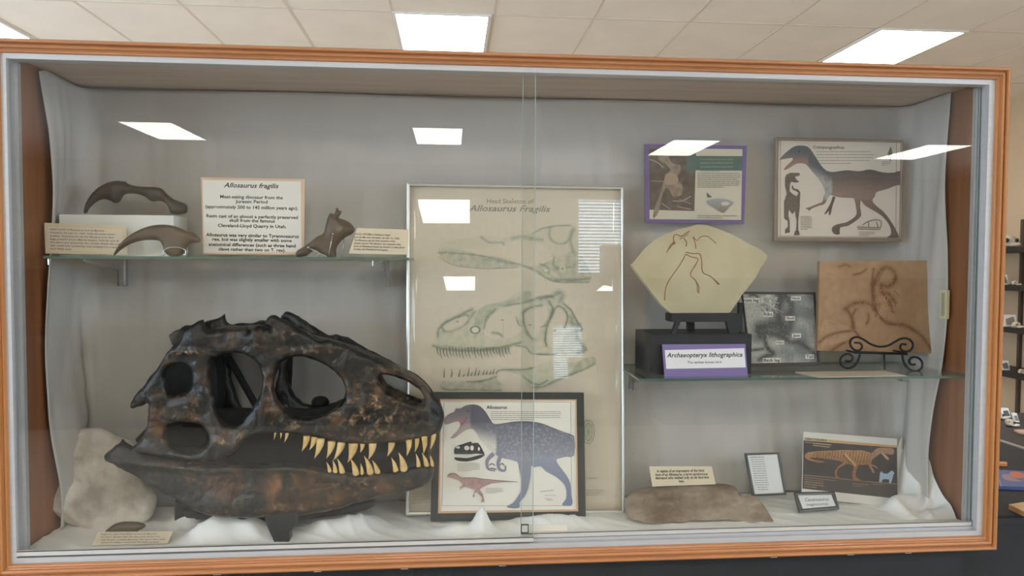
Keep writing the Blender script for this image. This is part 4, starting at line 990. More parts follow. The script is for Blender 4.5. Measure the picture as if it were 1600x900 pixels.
# side view skull
MK.append((smooth_pts(F2([(205, 485), (240, 430), (240, 390), (270, 345), (330, 300), (420, 250), (470, 235), (500, 250), (560, 210), (640, 195), (720, 170), (780, 125), (840, 105), (890, 120), (900, 165), (950, 160), (1040, 145), (1060, 120), (1110, 125), (1110, 180), (1150, 220), (1200, 300), (1240, 350), (1240, 390), (1200, 380), (1215, 440), (1265, 510), (1260, 540), (1150, 545), (1060, 545), (940, 552), (900, 545), (870, 500), (800, 480), (720, 500), (700, 540), (560, 530), (420, 530), (340, 515), (260, 510)]), 3), 'c0bda6', .55))
for h_ in [F2([(285, 380), (285, 350), (330, 310), (430, 275), (455, 290), (430, 340), (350, 385), (300, 395)]), F2([(560, 370), (600, 290), (690, 225), (780, 205), (820, 210), (795, 300), (820, 370), (760, 430), (640, 440), (570, 420)]), F2([(835, 260), (870, 225), (950, 210), (1000, 230), (1000, 300), (960, 360), (920, 440), (890, 440), (850, 360)]), F2([(990, 480), (1000, 380), (1040, 260), (1070, 220), (1120, 235), (1130, 300), (1120, 420), (1080, 500)])]: MK.append((smooth_pts(h_, 3), 'd8ccb8', .9))
MK.append((smooth_pts(F2([(470, 430), (490, 340), (520, 250), (580, 205), (640, 195), (760, 165), (830, 130), (870, 110), (890, 130), (860, 180), (760, 200), (660, 220), (600, 260), (560, 330), (550, 370), (520, 400), (500, 440)]), 3), G2, .5))
for pts, w, c in (([(240, 430), (245, 380), (290, 330), (400, 275), (480, 235)], 1.6, G3), ([(280, 385), (270, 350), (330, 310), (430, 275), (455, 290)], 1.6, G3), ([(285, 385), (330, 390), (420, 350), (470, 290), (500, 250)], 1.2, G2), ([(560, 370), (580, 300), (640, 235)], 1.6, G3), ([(700, 215), (780, 200), (840, 190), (960, 150), (1040, 145)], 1.6, G3), ([(830, 260), (880, 225), (960, 210)], 1.8, G3), ([(830, 260), (840, 350), (880, 430), (910, 445)], 2.0, G3), ([(785, 290), (800, 340), (820, 355)], 1.0, G3), ([(1010, 180), (1040, 250), (1000, 350), (985, 440), (995, 490)], 2.0, G3), ([(1040, 250), (1075, 215), (1120, 240), (1140, 300), (1120, 360)], 1.6, G3), ([(1110, 200), (1160, 240), (1210, 330), (1240, 380), (1200, 385)], 1.6, G3), ([(1200, 400), (1215, 450), (1265, 515), (1210, 540)], 2.2, G2), ([(1160, 290), (1180, 340), (1220, 350)], 2.6, G2), ([(205, 490), (300, 515), (420, 525), (560, 520), (700, 495), (820, 465)], 1.2, G3), ([(780, 490), (850, 500), (900, 545), (1060, 550)], 1.2, G3), ([(620, 400), (660, 405), (690, 425)], 1.6, G3), ([(960, 360), (1000, 340), (1030, 260)], 1.2, G3), ([(1050, 130), (1080, 115), (1110, 140), (1090, 175)], 3.0, G2), ([(940, 170), (990, 155), (1040, 150)], 2.0, G3)):
    a.line(F2(pts), w*.6, c, 4); SK.append((smooth_pts(F2(pts), 3, False), w*1.5, G3, .5))
a.ell(*F2([(500, 380)])[0], 8.5, 6.5, G3); a.ell(*F2([(500, 380)])[0], 5.5, 4.5, 'ded5be')
for i in range(24):
    x = 235+i*21.5; y = 515+6*math.sin(i); L = 42+22*abs(math.sin(i*1.7)) if x < 620 else 30+20*abs(math.sin(i*2.3))
    a.line(F2([(x, y-12), (x+4, y+L*.5), (x+16, y+L)]), [2.6, .6], G3 if i % 2 else '7c8378', 3)
MK.append((smooth_pts(F2([(205, 480), (330, 488), (480, 500), (620, 498), (740, 480), (800, 470), (760, 495), (700, 512), (560, 525), (400, 528), (300, 520), (230, 505)]), 3), G2, .5))
for i, (x, h) in enumerate([(285, 65), (333, 60), (385, 58), (415, 18), (448, 62), (470, 30), (497, 55), (520, 40), (553, 35), (575, 35), (600, 30), (622, 40), (645, 25)]):
    a.line(F2([(x, 710-i*2.2), (x+(6 if i else 0), 710-i*2.2-h*.5), (x+(12 if i > 1 else 2), 710-i*2.2-h)]), [2.6, .7], '7c8378', 3)
MK.append((smooth_pts(F2([(258, 790), (262, 740), (330, 732), (450, 735), (560, 725), (640, 698), (650, 720), (690, 760), (680, 800), (560, 800), (400, 797), (300, 800)]), 3), G2, .5))
MK.append((smooth_pts(F2([(680, 660), (760, 655), (830, 655), (910, 635), (990, 600), (1080, 600), (1200, 600), (1260, 575), (1330, 565), (1335, 615), (1240, 665), (1120, 720), (1020, 775), (940, 810), (880, 790), (840, 740), (830, 700)]), 3), 'bdbda6', .5))
MK.append((smooth_pts(F2([(1210, 610), (1260, 578), (1322, 568), (1335, 612), (1230, 670), (1160, 700), (1180, 640)]), 3), G2, .5))
for pts, w, c in (([(660, 665), (700, 655), (830, 655), (910, 638)], 1.2, G3), ([(830, 700), (880, 740), (940, 760), (1000, 730)], 1.2, G3), ([(900, 780), (980, 770), (1080, 720), (1240, 660), (1330, 615)], 1.2, G3), ([(440, 738), (560, 735), (650, 700)], 1.0, G3), ([(262, 770), (300, 795), (420, 795), (680, 800)], 1.1, G3), ([(500, 740), (600, 720), (640, 705)], 1.0, G3)):
    a.line(F2(pts), w*.6, c, 4); SK.append((smooth_pts(F2(pts), 3, False), w*1.5, G3, .5))
# printed roundel and captions showing beside the small picture
cx, cy = P3([(895, 258)])[0]; a.ell(cx, cy, 10, 19, G3, 24); a.ell(cx, cy, 9, 18, 'd0c8b0', 24); a.ell(cx, cy, 6.4, 14, G3, 24); a.ell(cx, cy, 5.6, 13, 'c9c3ac', 24)
for k in range(8): a.line([(cx, cy), (cx+8.6*math.cos(k*.785), cy+17.5*math.sin(k*.785))], .6, G3)
a.field([(674, 340), (935, 342), (935, 614), (674, 614)], 1.15, 'd8ccb8', SK, [(p, c, k) for p, c, k in MK], .12, .012, off=.00215)
a.bars(917, 746, 944, 3, 1, 1.3, 'b5ae98'); a.bars(915, 765, 943, 3.6, 3, 1.3, 'b5ae98'); a.bars(644, 770, 668, 5, 4, 1.3, 'b5ae98'); a.text('*', (799, 314), (801.5, 314), 3, '55554c', .03)
for x, y in ((380, 322), (692, 312), (882, 345), (1055, 385)): a.bars(*F2([(x-14, y)])[0], F2([(x+18, y)])[0][0], 3, 1, 1.5, '908d7c')
for x0, y0, x1, y1 in ((692, 330, 692, 410), (585, 630, 585, 640), (985, 690, 985, 715), (1460, 690, 1460, 690)):
    if y1 > y0: a.line(F2([(x0, y0), (x1, y1)]) if x0 == 692 else F1([(x0, y0), (x1, y1)]), .4, G3)
for x, y in ((1350, 620), (1350, 650)): a.line(F2([(x, y), (x-8, y+30)]), .5, G2)
a.obj('print', po)
gx, gy = 24, 24; pv = []; pf = []
for j in range(gy+1):
    for i in range(gx+1):
        u, w_ = i/gx, j/gy; x = pin[0][0]*(1-u)*(1-w_)+pin[1][0]*u*(1-w_)+pin[2][0]*u*w_+pin[3][0]*(1-u)*w_; y = pin[0][1]*(1-u)*(1-w_)+pin[1][1]*u*(1-w_)+pin[2][1]*u*w_+pin[3][1]*(1-u)*w_
        du, dw = (u-.47)*.60, (w_-.5)*.92
        pv.append(plP.hit(x, y, .0035+max(0, (.3**2-du*du)/(2*7.3))+(.46**2-dw*dw)/(2*10)))
for j in range(gy):
    for i in range(gx): k = j*(gx+1)+i; pf.append((k, k+gx+1, k+gx+2, k+1))
o = mesh_obj('plexiglass', pv, pf, [m_plex], po, True); md = o.modifiers.new('s', 'SOLIDIFY'); md.thickness = .0015; md.offset = -1; md.material_offset = 1; md.material_offset_rim = 1; o.data.materials.append(m_paneback)

# framed Allosaurus picture
plA = Plane(792, 811, 1.975, 7.5)
aq = [(677.5, 612.5), (911.5, 613.5), (914.5, 810), (672.5, 813)]; ai = P3([(95, 80), (832, 82), (841, 686), (84, 697)]); ai2 = P3([(103, 88), (826, 88), (833, 677), (94, 688)])
fa = thing('framed_picture', 'black-framed picture of a blue-grey Allosaurus striding left, standing before the tall poster', 'picture', tuple(plA.hit(792, 811)))
mb = MB(); ring(mb, plA, aq, ai, .008, .018); o = mb.obj('frame', mat('dark_mount_frame', '383a37', .55, var=.15, scale=20), fa)
mb = MB(); ring(mb, plA, ai, ai2, .007, .005, ridge=.001); mb.obj('inner_lip', mat('peach_lip', 'd0a88a', .6), fa)
mb = MB(); slab(mb, plA, inset(ai, 1), .002, .004); mb.obj('sheet', mat('picture_paper', 'e3ded3', .7), fa)
a = Art(plA, .0022)
b4 = P3([(103, 94), (820, 95), (822, 676), (100, 680)])
for k, cc in ((0, '6b6862'),):
    o4 = P3([(116, 95), (802, 97), (806, 658), (106, 658)]); i4 = inset(o4, .5)
    for j in range(4): a.quad([o4[j], o4[(j+1) % 4], i4[(j+1) % 4], i4[j]], cc)
a.text('Allosaurus', P3([(346, 134)])[0], P3([(457, 134)])[0], 5.2, '3c3a38', .02)
a.bars(*P3([(370, 150)])[0], P3([(760, 150)])[0][0], 3.0, 5, 1.0, 'a39d92')
Ab = P3([(120, 182), (150, 158), (172, 150), (180, 132), (205, 132), (235, 115), (275, 110), (312, 120), (342, 152), (365, 192), (388, 217), (440, 214), (500, 205), (570, 204), (640, 214), (700, 236), (760, 263), (819, 281), (819, 386), (780, 392), (745, 400), (722, 410), (742, 445), (780, 495), (800, 540), (803, 590), (812, 640), (795, 658), (752, 652), (775, 622), (778, 580), (765, 540), (720, 500), (665, 470), (640, 445), (600, 450), (588, 440), (585, 490), (572, 560), (552, 608), (525, 640), (525, 668), (480, 670), (455, 662), (490, 642), (520, 600), (535, 560), (530, 500), (520, 450), (510, 418), (440, 402), (400, 385), (350, 340), (305, 285), (275, 243), (240, 247), (210, 265), (180, 288), (160, 294), (152, 288), (180, 262), (205, 225), (196, 202), (170, 206), (140, 217), (120, 217)])
def acol(x, y):
    t = (y-655)/60; c = mix('62626f', '8b8c99', t)
    if x < 775 and x > 735: c = mix(c, 'd5cfc4', (y-662-(x-735)*.3)/22)
    if x < 735: c = mix('777078', 'ac9c9e', (y-640)/30)
    if y > 715: c = mix('8d90a0', '7b8198', (y-715)/50)
    return mix(c, 'b0b1ba', max(0, .12+mottle(x, y, .3, .8)) if y > 662 and y < 720 and x > 760 else .05)
a.poly(Ab, acol, 2, 3)
a.poly(P3([(150, 206), (195, 200), (207, 225), (188, 255), (205, 235), (245, 205), (240, 195), (200, 185)]), 'a8848a', 2)
for pts in (([(385, 375), (355, 405), (348, 432), (358, 460), (392, 468)]), ([(405, 360), (420, 390), (408, 430), (420, 462), (446, 466), (448, 440)])): a.line(P3(pts), [7, 2.4], '8a8698', 3)
for pts in (([(360, 440), (375, 430), (392, 440)]), ([(365, 455), (385, 455), (398, 462)]), ([(415, 440), (432, 428), (440, 440)])): a.line(P3(pts), 1.6, '75717f', 3)
a.line(P3([(340, 150), (365, 192), (388, 217), (440, 213), (500, 204), (570, 203), (640, 213), (700, 236), (819, 281)]), .9, '4c4b60', 3)
a.ell(*P3([(247, 145)])[0], 1.2, 1.0, '2c2a33'); a.line(P3([(205, 225), (235, 190), (240, 175)]), .8, '6f5560', 3)
a.poly(P3([(172, 355), (185, 335), (215, 325), (262, 310), (268, 320), (300, 317), (320, 345), (328, 362), (335, 378), (300, 375), (270, 378), (240, 382), (200, 380), (175, 378)]), '3b3a3c', 2)
a.poly(P3([(174, 395), (240, 400), (290, 388), (336, 378), (330, 390), (300, 405), (240, 418), (185, 412)]), '34343a', 2)
for x, y, rx, ry in ((193, 342, 3, 1.8), (240, 345, 4, 3.6), (268, 345, 2.8, 4), (305, 350, 1.6, 3)): a.ell(*P3([(x, y)])[0], rx, ry, 'dcd7cc')
for i in range(11): x, y = P3([(180+i*9, 378)])[0]; a.poly([(x, y), (x+2, y), (x+1, y+3.8)], 'd9d4c9')
a.bars(*P3([(190, 428)])[0], P3([(318, 428)])[0][0], 2.3, 6, .8, 'b0aa9f')
a.poly(P3([(135, 495), (150, 483), (178, 482), (198, 497), (215, 506), (280, 505), (340, 514), (420, 520), (515, 528), (440, 529), (370, 537), (322, 557), (307, 570), (326, 592), (336, 635), (316, 638), (322, 612), (296, 580), (282, 590), (280, 612), (272, 608), (276, 590), (288, 570), (270, 566), (230, 552), (212, 560), (207, 573), (200, 556), (218, 540), (195, 517), (160, 507), (138, 502)]), lambda x, y: mix('c49b94', '8f7f7c', .4+mottle(x, y, .8, .9)), 1, 2)
a.line(P3([(138, 495), (150, 484), (178, 483), (198, 498), (215, 506), (280, 505), (340, 514), (515, 528)]), .7, '55504e', 2)
for k in range(7): a.line(P3([(250+k*11, 512), (254+k*11, 545)]), .4, '9a6f6a')
a.bars(*P3([(342, 562)])[0], P3([(435, 562)])[0][0], 2.3, 4, .8, 'b0aa9f')
a.line(P3([(635, 580), (680, 575), (710, 572)]), .8, '7e7a74', 2); a.bars(*P3([(660, 600)])[0], P3([(720, 600)])[0][0], 5, 2, 1, 'b0aa9f'); a.bars(*P3([(670, 625)])[0], P3([(730, 625)])[0][0], 3, 1, 1, 'a09a90')
a.obj('print', fa)

# purple-bordered picture
U = crop(980, 200, 5.623)
plU = Plane(1086, 350, 2.10, 2)
uq = U([(155, 140), (1052, 156), (1027, 845), (160, 832)])
fu = thing('mounted_picture', 'purple-mounted picture sheet hung high on the back cloth, brown animal photo at its left', 'picture', tuple(plU.hit(1086, 350)))
mb = MB(); slab(mb, plU, uq, 0, .006); mb.obj('mount', mat('purple_card', '6a5788', .6), fu)
a = Art(plU)
a.quad(U([(190, 178), (1012, 186), (1000, 808), (196, 800)]), 'c8c0ae')
a.poly(U([(190, 178), (605, 184), (590, 730), (196, 718)]), lambda x, y: mix('6e6156', '544b45', .5+mottle(x, y, .12, 1.0)), 0, 4)
a.quad(U([(525, 245), (1012, 247), (1010, 376), (520, 372)]), '55695f')
a.quad(U([(520, 186), (600, 186), (590, 400), (520, 380)]), '5b6a62')
a.poly(U([(270, 240), (310, 212), (360, 240), (385, 300), (430, 320), (468, 330), (465, 390), (440, 420), (450, 470), (485, 500), (480, 580), (450, 600), (400, 600), (370, 540), (335, 530), (300, 620), (275, 740), (240, 790), (225, 780), (240, 700), (280, 600), (315, 480), (335, 410), (380, 370), (330, 310), (280, 290)]), lambda x, y: mix('9a8674', '6f6156', .3+mottle(x, y, .15, .9)), 2, 4)
a.poly(U([(335, 420), (380, 390), (440, 420), (445, 470), (390, 500), (330, 490)]), 'a08c78', 2)
for pts, w in (([(190, 275), (260, 300), (320, 350)], 2.2), ([(400, 640), (480, 640), (560, 600)], 2.2), ([(440, 690), (560, 715)], 1.6), ([(210, 465), (330, 470)], 1.2), ([(300, 660), (360, 700), (380, 712)], 1.6), ([(450, 620), (560, 670)], 1.0)): a.line(U(pts), w, '94867a', 3)
a.text('The oldest known bird', U([(640, 282)])[0], U([(930, 282)])[0], 2.6, '8d9b90', .01); a.bars(*U([(640, 308)])[0], U([(935, 308)])[0][0], 6, 3, 1.8, '7d8c82')
a.bars(*U([(615, 398)])[0], U([(1000, 398)])[0][0], 3.1, 8, 1.1, '837968')
a.poly(U([(700, 640), (760, 622), (850, 622), (935, 655), (900, 690), (860, 735), (830, 745), (760, 700), (705, 670)]), lambda x, y: mix('9a9ca0', '847a6b', (y-312)/18), 2, 3)
a.poly(U([(820, 660), (860, 648), (900, 660), (880, 680), (840, 682)]), 'c4bfb2', 2); a.poly(U([(695, 565), (745, 610), (700, 612)]), '6b6459')
a.bars(*U([(615, 772)])[0], U([(980, 772)])[0][0], 3.1, 2, 1.0, '837968')
a.obj('print', fu)

# Compsognathus picture
K = crop(1190, 190, 4.5)
plK = Plane(1307, 375, 2.11, 1.5)
kq = K([(95, 112), (985, 130), (975, 845), (82, 838)]); ki = K([(112, 134), (975, 148), (965, 818), (108, 812)])
fk = thing('framed_picture', 'taupe-framed Compsognathus picture hung at the upper right of the back cloth', 'picture', tuple(plK.hit(1307, 375)))
mb = MB(); ring(mb, plK, kq, ki, .006, .014, ridge=.002); mb.obj('frame', mat('taupe_frame', '8e7c6f', .6), fk)
mb = MB(); slab(mb, plK, inset(kq, 1), .001, .005); mb.obj('sheet', mat('picture_paper_warm', 'd9d0c6', .7), fk)
a = Art(plK, .0012)
for x0, x1, y in ((132, 130, 0), (946, 942, 0)): a.line(K([(x0, 138), (x1, 808)]), .6, '5d564f')
a.line(K([(130, 806), (942, 812)]), .6, '5d564f')
a.text('Compsognathus', K([(360, 190)])[0], K([(578, 192)])[0], 4.6, '5b544e', .02)
a.bars(*K([(385, 212)])[0], K([(785, 215)])[0][0], 4.6, 5, 1.1, '99928a')
kb = K([(123, 266), (150, 235), (185, 205), (210, 186), (240, 171), (285, 170), (325, 180), (355, 215), (385, 262), (415, 308), (450, 343), (490, 355), (540, 350), (600, 342), (660, 349), (700, 348), (740, 338), (780, 340), (830, 354), (880, 361), (930, 358), (984, 350), (984, 437), (940, 450), (880, 475), (830, 488), (802, 500), (792, 530), (775, 555), (800, 590), (850, 630), (880, 665), (905, 700), (930, 740), (955, 790), (958, 817), (880, 817), (905, 795), (905, 760), (890, 720), (850, 670), (800, 635), (730, 595), (700, 560), (693, 560), (690, 600), (698, 655), (680, 682), (640, 712), (600, 735), (550, 745), (545, 790), (520, 795), (497, 780), (492, 745), (530, 722), (590, 710), (640, 680), (665, 650), (660, 600), (650, 550), (630, 537), (560, 535), (500, 522), (475, 520), (460, 545), (440, 580), (400, 592), (350, 612), (330, 630), (325, 618), (303, 612), (340, 600), (400, 575), (425, 565), (430, 530), (445, 500), (425, 440), (395, 400), (350, 348), (320, 312), (295, 295), (250, 295), (215, 312), (180, 335), (153, 341), (170, 315), (215, 272), (212, 256), (170, 262), (125, 270)])
def kcol(x, y):
    c = mix('5a5452', '957f76', (y-266)/34)
    if x < 1268: c = mix('525a61', '9a786e', (y-238)/14)
    if 1262 < x < 1300: c = mix('555a62', 'b0aeac', (y-262-(x-1265)*.55)/14+.5)
    if y > 312: c = mix('8d7468', '6b6058', (y-312)/40)
    return mix(c, '6d6a72', max(0, .15+mottle(x*2.4, y*.7, .2, .6)))
a.poly(K([(497, 528), (518, 530), (497, 590), (482, 655), (470, 660), (470, 628), (448, 652), (438, 650), (465, 605), (482, 575)]), '5d5450', 1)
a.poly(kb, kcol, 2, 3)
a.line(K([(215, 270), (245, 255), (255, 248)]), .9, '8b4f48', 2); a.ell(*K([(262, 210)])[0], 1.4, 1.3, '2d2a28')
for k in range(3): a.line(K([(505+k*16, 745), (512+k*14, 770), (522+k*12, 792)]), 1.2, '4b4440', 2)
kf = K([(170, 375), (200, 360), (262, 362), (268, 378), (232, 390), (240, 405), (262, 425), (240, 430), (205, 425), (195, 450), (195, 490), (215, 510), (245, 525), (255, 500), (240, 490), (212, 478), (208, 450), (216, 450), (225, 470), (255, 478), (270, 500), (266, 560), (266, 600), (260, 650), (255, 700), (255, 760), (268, 797), (225, 800), (240, 760), (243, 700), (235, 660), (232, 630), (215, 652), (203, 640), (190, 620), (185, 660), (195, 700), (195, 740), (195, 780), (160, 786), (165, 755), (182, 740), (180, 700), (155, 680), (155, 560), (175, 510), (162, 450), (162, 400)])
a.poly(kf, lambda x, y: mix('776a62', '544c47', .4+mottle(x, y, .4, .9)), 1, 2)
for pts in ([(165, 760), (172, 785)], [(185, 760), (188, 782)], [(235, 770), (228, 798)], [(250, 770), (252, 800)]): a.line(K(pts), 1.3, '3c3532')
a.bars(*K([(270, 668)])[0], K([(352, 668)])[0][0], 2.5, 9, .9, '8d867e')
a.poly(K([(880, 235), (893, 200), (902, 178), (910, 200), (916, 235), (906, 275), (900, 275), (890, 265)]), '5f6663', 2); a.line(K([(855, 262), (885, 262)]), .9, '77716a'); a.bars(*K([(840, 285)])[0], K([(905, 285)])[0][0], 2.5, 3, .9, '8d867e')
for pts in ([(705, 728), (740, 705), (790, 692), (835, 700), (832, 745)], [(665, 740), (740, 745), (835, 748)], [(670, 755), (760, 758), (830, 760)], [(745, 705), (750, 745)], [(800, 705), (815, 745)]): a.line(K(pts), 1.5, '85776a', 3)
a.bars(*K([(680, 778)])[0], K([(800, 778)])[0][0], 2.5, 3, .9, '8d867e')
a.obj('print', fk)

# purple Archaeopteryx label
q = H([(248, 660), (682, 658), (696, 838), (262, 838)])
t, pl, a = card('name_placard', 'purple Archaeopteryx placard with a white label in front of the black box', q, 1.905, 10, mat('violet_card', '7d6b9e', .6), .0015, 'placard')
a.quad(H([(262, 690), (676, 680), (684, 780), (270, 788)]), 'e4e1e4')
a.text('Archaeopteryx lithographica', H([(272, 728)])[0], H([(667, 724)])[0], 7.0, '24222c', .018, .25)
a.text('The earliest known bird', H([(380, 760)])[0], H([(556, 758)])[0], 3.8, '3a383e', .012)
a.obj('print', t)
# black and white fossil photo
T4 = crop(1140, 400, 4.444)
plB = Plane(1227, 572, 2.02, 12)
bq = T4([(60, 250), (590, 252), (628, 762), (150, 770)]); bq = [(1158, 456), (1273, 457), (1281, 571.5), (1172, 573)]; bi = [(1160, 459.5), (1270.5, 460), (1277, 566), (1173, 568)]
tb_ = thing('framed_photo', 'black and white fossil photo with body part labels, leaning between the slabs', 'photo', tuple(plB.hit(1227, 573)))
mb = MB(); ring(mb, plB, bq, bi, .005, .010); mb.obj('frame', mat('brown_black_frame', '3a322f', .5), tb_)
mb = MB(); slab(mb, plB, inset(bq, 1), .001, .004); mb.obj('sheet', mat('photo_grey', '8d8d87', .6), tb_)
a = Art(plB, .0012)
st_ = []
for pts, w, c in (([(360, 280), (345, 340), (340, 420), (355, 480), (370, 540)], 8, '3c3c3c'), ([(340, 270), (390, 280), (420, 330), (425, 400)], 5.5, '4c4c4a'), ([(200, 500), (260, 480), (340, 480), (390, 500)], 10, '4a4a48'), ([(230, 530), (300, 540), (380, 545)], 8, '50504e'), ([(370, 560), (420, 600), (480, 600), (540, 640), (600, 690)], 4.5, '4a4a48'), ([(235, 540), (250, 610), (270, 650), (300, 680), (240, 700), (205, 720)], 3.5, '3a3a3a'), ([(150, 655), (230, 645)], 1.5, '3a3a3a'), ([(390, 400), (430, 440), (400, 520)], 5, '5a5a58'), ([(210, 490), (200, 530), (215, 560)], 4, '454543'), ([(140, 275), (170, 270), (195, 285)], 1.6, '44423f'), ([(240, 340), (290, 380)], 2, '5a5a55'), ([(400, 300), (440, 340), (420, 380)], 3, '686866')): st_.append((smooth_pts(T4(pts), 3, False), w*.55+.6, mix(c, '101010', .35) if False else c, .95)); st_.append((smooth_pts(T4(pts), 3, False), w*1.1+1.5, '4c4c4a', .45))
for i in range(30): x = random.uniform(215, 330); y = random.uniform(285, 380); st_.append((T4([(x, y), (x+random.uniform(-20, 25), y+random.uniform(5, 25))]), .9, random.choice(['44443f', 'e0ddd6']), .6))
a.field([(1160, 459.5), (1270.5, 460), (1277, 566), (1173, 568)], 1.0, lambda x, y: mix('b0b0a9', '77797a', .5+mottle(x, y, .05, .9)+(x-1235)*.008), st_, [(smooth_pts(T4([(210, 290), (280, 270), (330, 285), (320, 340), (290, 390), (240, 370), (215, 330)]), 3), 'd0cdc6', .5), (smooth_pts(T4([(200, 540), (300, 550), (330, 600), (280, 640), (250, 600)]), 3), 'c2c0b8', .5)], .3, .06)
for s, x0, y0, x1, y1 in (('Front leg', 75, 292, 206, 326), ('Neck', 424, 280, 494, 308), ('Ribs', 230, 388, 300, 422), ('Skull', 386, 418, 452, 448), ('Jaw', 432, 538, 494, 568), ('Hips', 318, 588, 376, 614), ('Tail', 524, 684, 582, 714), ('Back leg', 230, 708, 352, 740)):
    (px0, py0), (px1, py1) = T4([(x0, y0), (x1, y1)]); a.rect(px0, py0, px1, py1, 'd9d6d0'); a.text(s, (px0+1.2, py1-1.6), (px1-1.2, py1-1.6), py1-py0-2.6, '1c1c1c', .02)
a.obj('print', tb_)
# paper lying on the shelf
q = T4([(455, 798), (1080, 792), (1230, 826), (612, 836)])
p_ = [atz(x, y, SZ2+.004) for x, y in q]; mb = MB(); mb.hexa([v+Vector((0, 0, -.0035)) for v in p_], [v+Vector((0, 0, -.002)) for v in p_])
tag(mb.obj('loose_sheet', mat('paper_pinkish', 'd3c4b4', .7)), 'loose sheet of paper lying flat on the right shelf beside the iron scrolls', 'paper')
# cream sign on the right wall
pw = IX1-.018
y_ = [atx(x, 470, pw) for x in (1470, 1481)]; zz = [atx(1475, y, pw)[2] for y in (498, 453)]
Y0, Y1 = sorted((y_[0][1], y_[1][1]))
hs = thing('hygrometer', 'small cream plastic strip gauge fixed upright on the cloth at the right wall', 'gauge', (pw, (Y0+Y1)/2, zz[0]))
MB().box((pw-.004, Y0, zz[0]), (pw+.006, Y1, zz[1]), bev=.001).obj('body', m_sticker, hs)
MB().box((pw-.0046, Y0+.008, zz[0]+.008), (pw-.0035, Y1-.008, zz[1]-.008)).obj('window', mat('gauge_window', 'a9a698', .4), hs)

# bottom right cards
q = Mc([(88, 238), (690, 238), (728, 410), (120, 432)])
t, pl, a = card('info_card', 'cream replica text card standing on the brown footprint slab', q, 2.03, 16, m_cream)
for s, x0, x1, y in (('A replica of an impression of the hind', 160, 615, 296), ('foot of an Allosaurus, a large carnivorous', 148, 650, 330), ('theropod who walked only on its hind legs', 148, 662, 362), ('here.', 375, 425, 392)): a.text(s, Mc([(x0, y)])[0], Mc([(x1, y-8*(x1-x0)/500)])[0], 4.0, '25221f', .03)
a.obj('print', t)
def small_frame(name, label, q, b, Y, lean, fm, paper):
    pl = Plane((q[2][0]+q[3][0])/2, (q[2][1]+q[3][1])/2, Y, lean); t = thing(name, label, 'framed card', tuple(pl.hit((q[2][0]+q[3][0])/2, (q[2][1]+q[3][1])/2)))
    cx = sum(p[0] for p in q)/4; cy = sum(p[1] for p in q)/4; i = inset(q, b)
    mb = MB(); ring(mb, pl, q, i, .004, .010, ridge=.001); mb.obj('frame', fm, t)
    mb = MB(); slab(mb, pl, inset(q, .6), .001, .004); mb.obj('sheet', paper, t); return t, pl, Art(pl, .0012)
m_bf = mat('dark_grey_frame', '4a4c4d', .35, .3); m_pp = mat('white_paper', 'dcdcdc', .7)
q = Mc([(1008, 112), (1338, 102), (1402, 510), (1080, 525)])
t, pl, a = small_frame('framed_card', 'upright grey-framed text card behind the brown footprint slab', q, 3.2, 2.05, 14, m_bf, m_pp)
for i in range(15):
    f = i/15; x0 = 1172+f*9; a.bars(x0+(3 if i > 12 else 0), 714.5+i*3.6, x0+36-(6 if i > 12 else 0), 3, 1, 1.0, '8b8b8b' if i != 0 else '555555', slope=-.02)
a.obj('print', t)
N_ = crop(1230, 660, 6)
q = N_([(66, 658), (440, 652), (485, 815), (112, 842)])
t, pl, a = small_frame('framed_card', 'small dark-framed Ceratosaurus magnicornis name card lying tilted on the cloth', q, 4.6, 1.95, 38, m_bf, m_pp)
a.text('Ceratosaurus', N_([(165, 742)])[0], N_([(386, 734)])[0], 5.2, '55565a', .01); a.text('magnicornis', N_([(178, 784)])[0], N_([(382, 776)])[0], 4.2, '55565a', .01)
a.obj('print', t)
# ceratosaurus print
q = N_([(152, 88), (1028, 152), (1034, 745), (140, 632)]); q = [(1255.5, 674.5), (1401.5, 685.5), (1402.5, 779.5), (1253.5, 764.5)]
qq = [(1255.5, 674.5), (1401.5, 685.5), (1402.5, 783), (1253.5, 765)]
plN = Plane(1328, 778, 2.03, 12)
tn = thing('dinosaur_print', 'dark-backed print of a striped tan Ceratosaurus with a pale blue dog', 'print', tuple(plN.hit(1328, 776)))
full = [(1255.5, 674.5), (1401.5, 685.5), (1402.5, 792), (1252.5, 778)]
mb = MB(); slab(mb, plN, full, 0, .0015); mb.obj('sheet', mat('print_paper', 'd9d6d2', .6), tn)
a = Art(plN)
a.poly(N_([(153, 168), (1028, 238), (1034, 715), (143, 620)]), lambda x, y: mix('3c3739', '4a4546', .5+mottle(x, y, .05, .9)), 0, 5)
a.quad(N_([(380, 160), (1028, 218), (1028, 238), (380, 184)]), 'c9a272'); a.quad(N_([(155, 140), (385, 160), (385, 186), (155, 166)]), 'c9b48c')
a.text('CERATOSAURUS', N_([(165, 162)])[0], N_([(372, 180)])[0], 3.4, '4a3c2c', .03)
a.line(N_([(240, 195), (412, 212)]), .9, 'd9c29c'); a.line(N_([(240, 215), (398, 232)]), .9, 'c9b28c'); a.line(N_([(165, 185), (240, 192)]), .8, 'b99a6c')
a.line(N_([(148, 493), (400, 515), (640, 545), (1030, 578)]), .7, 'b29a78')
a.quad(N_([(148, 497), (1030, 582), (1034, 712), (143, 618)]), '4f4846')
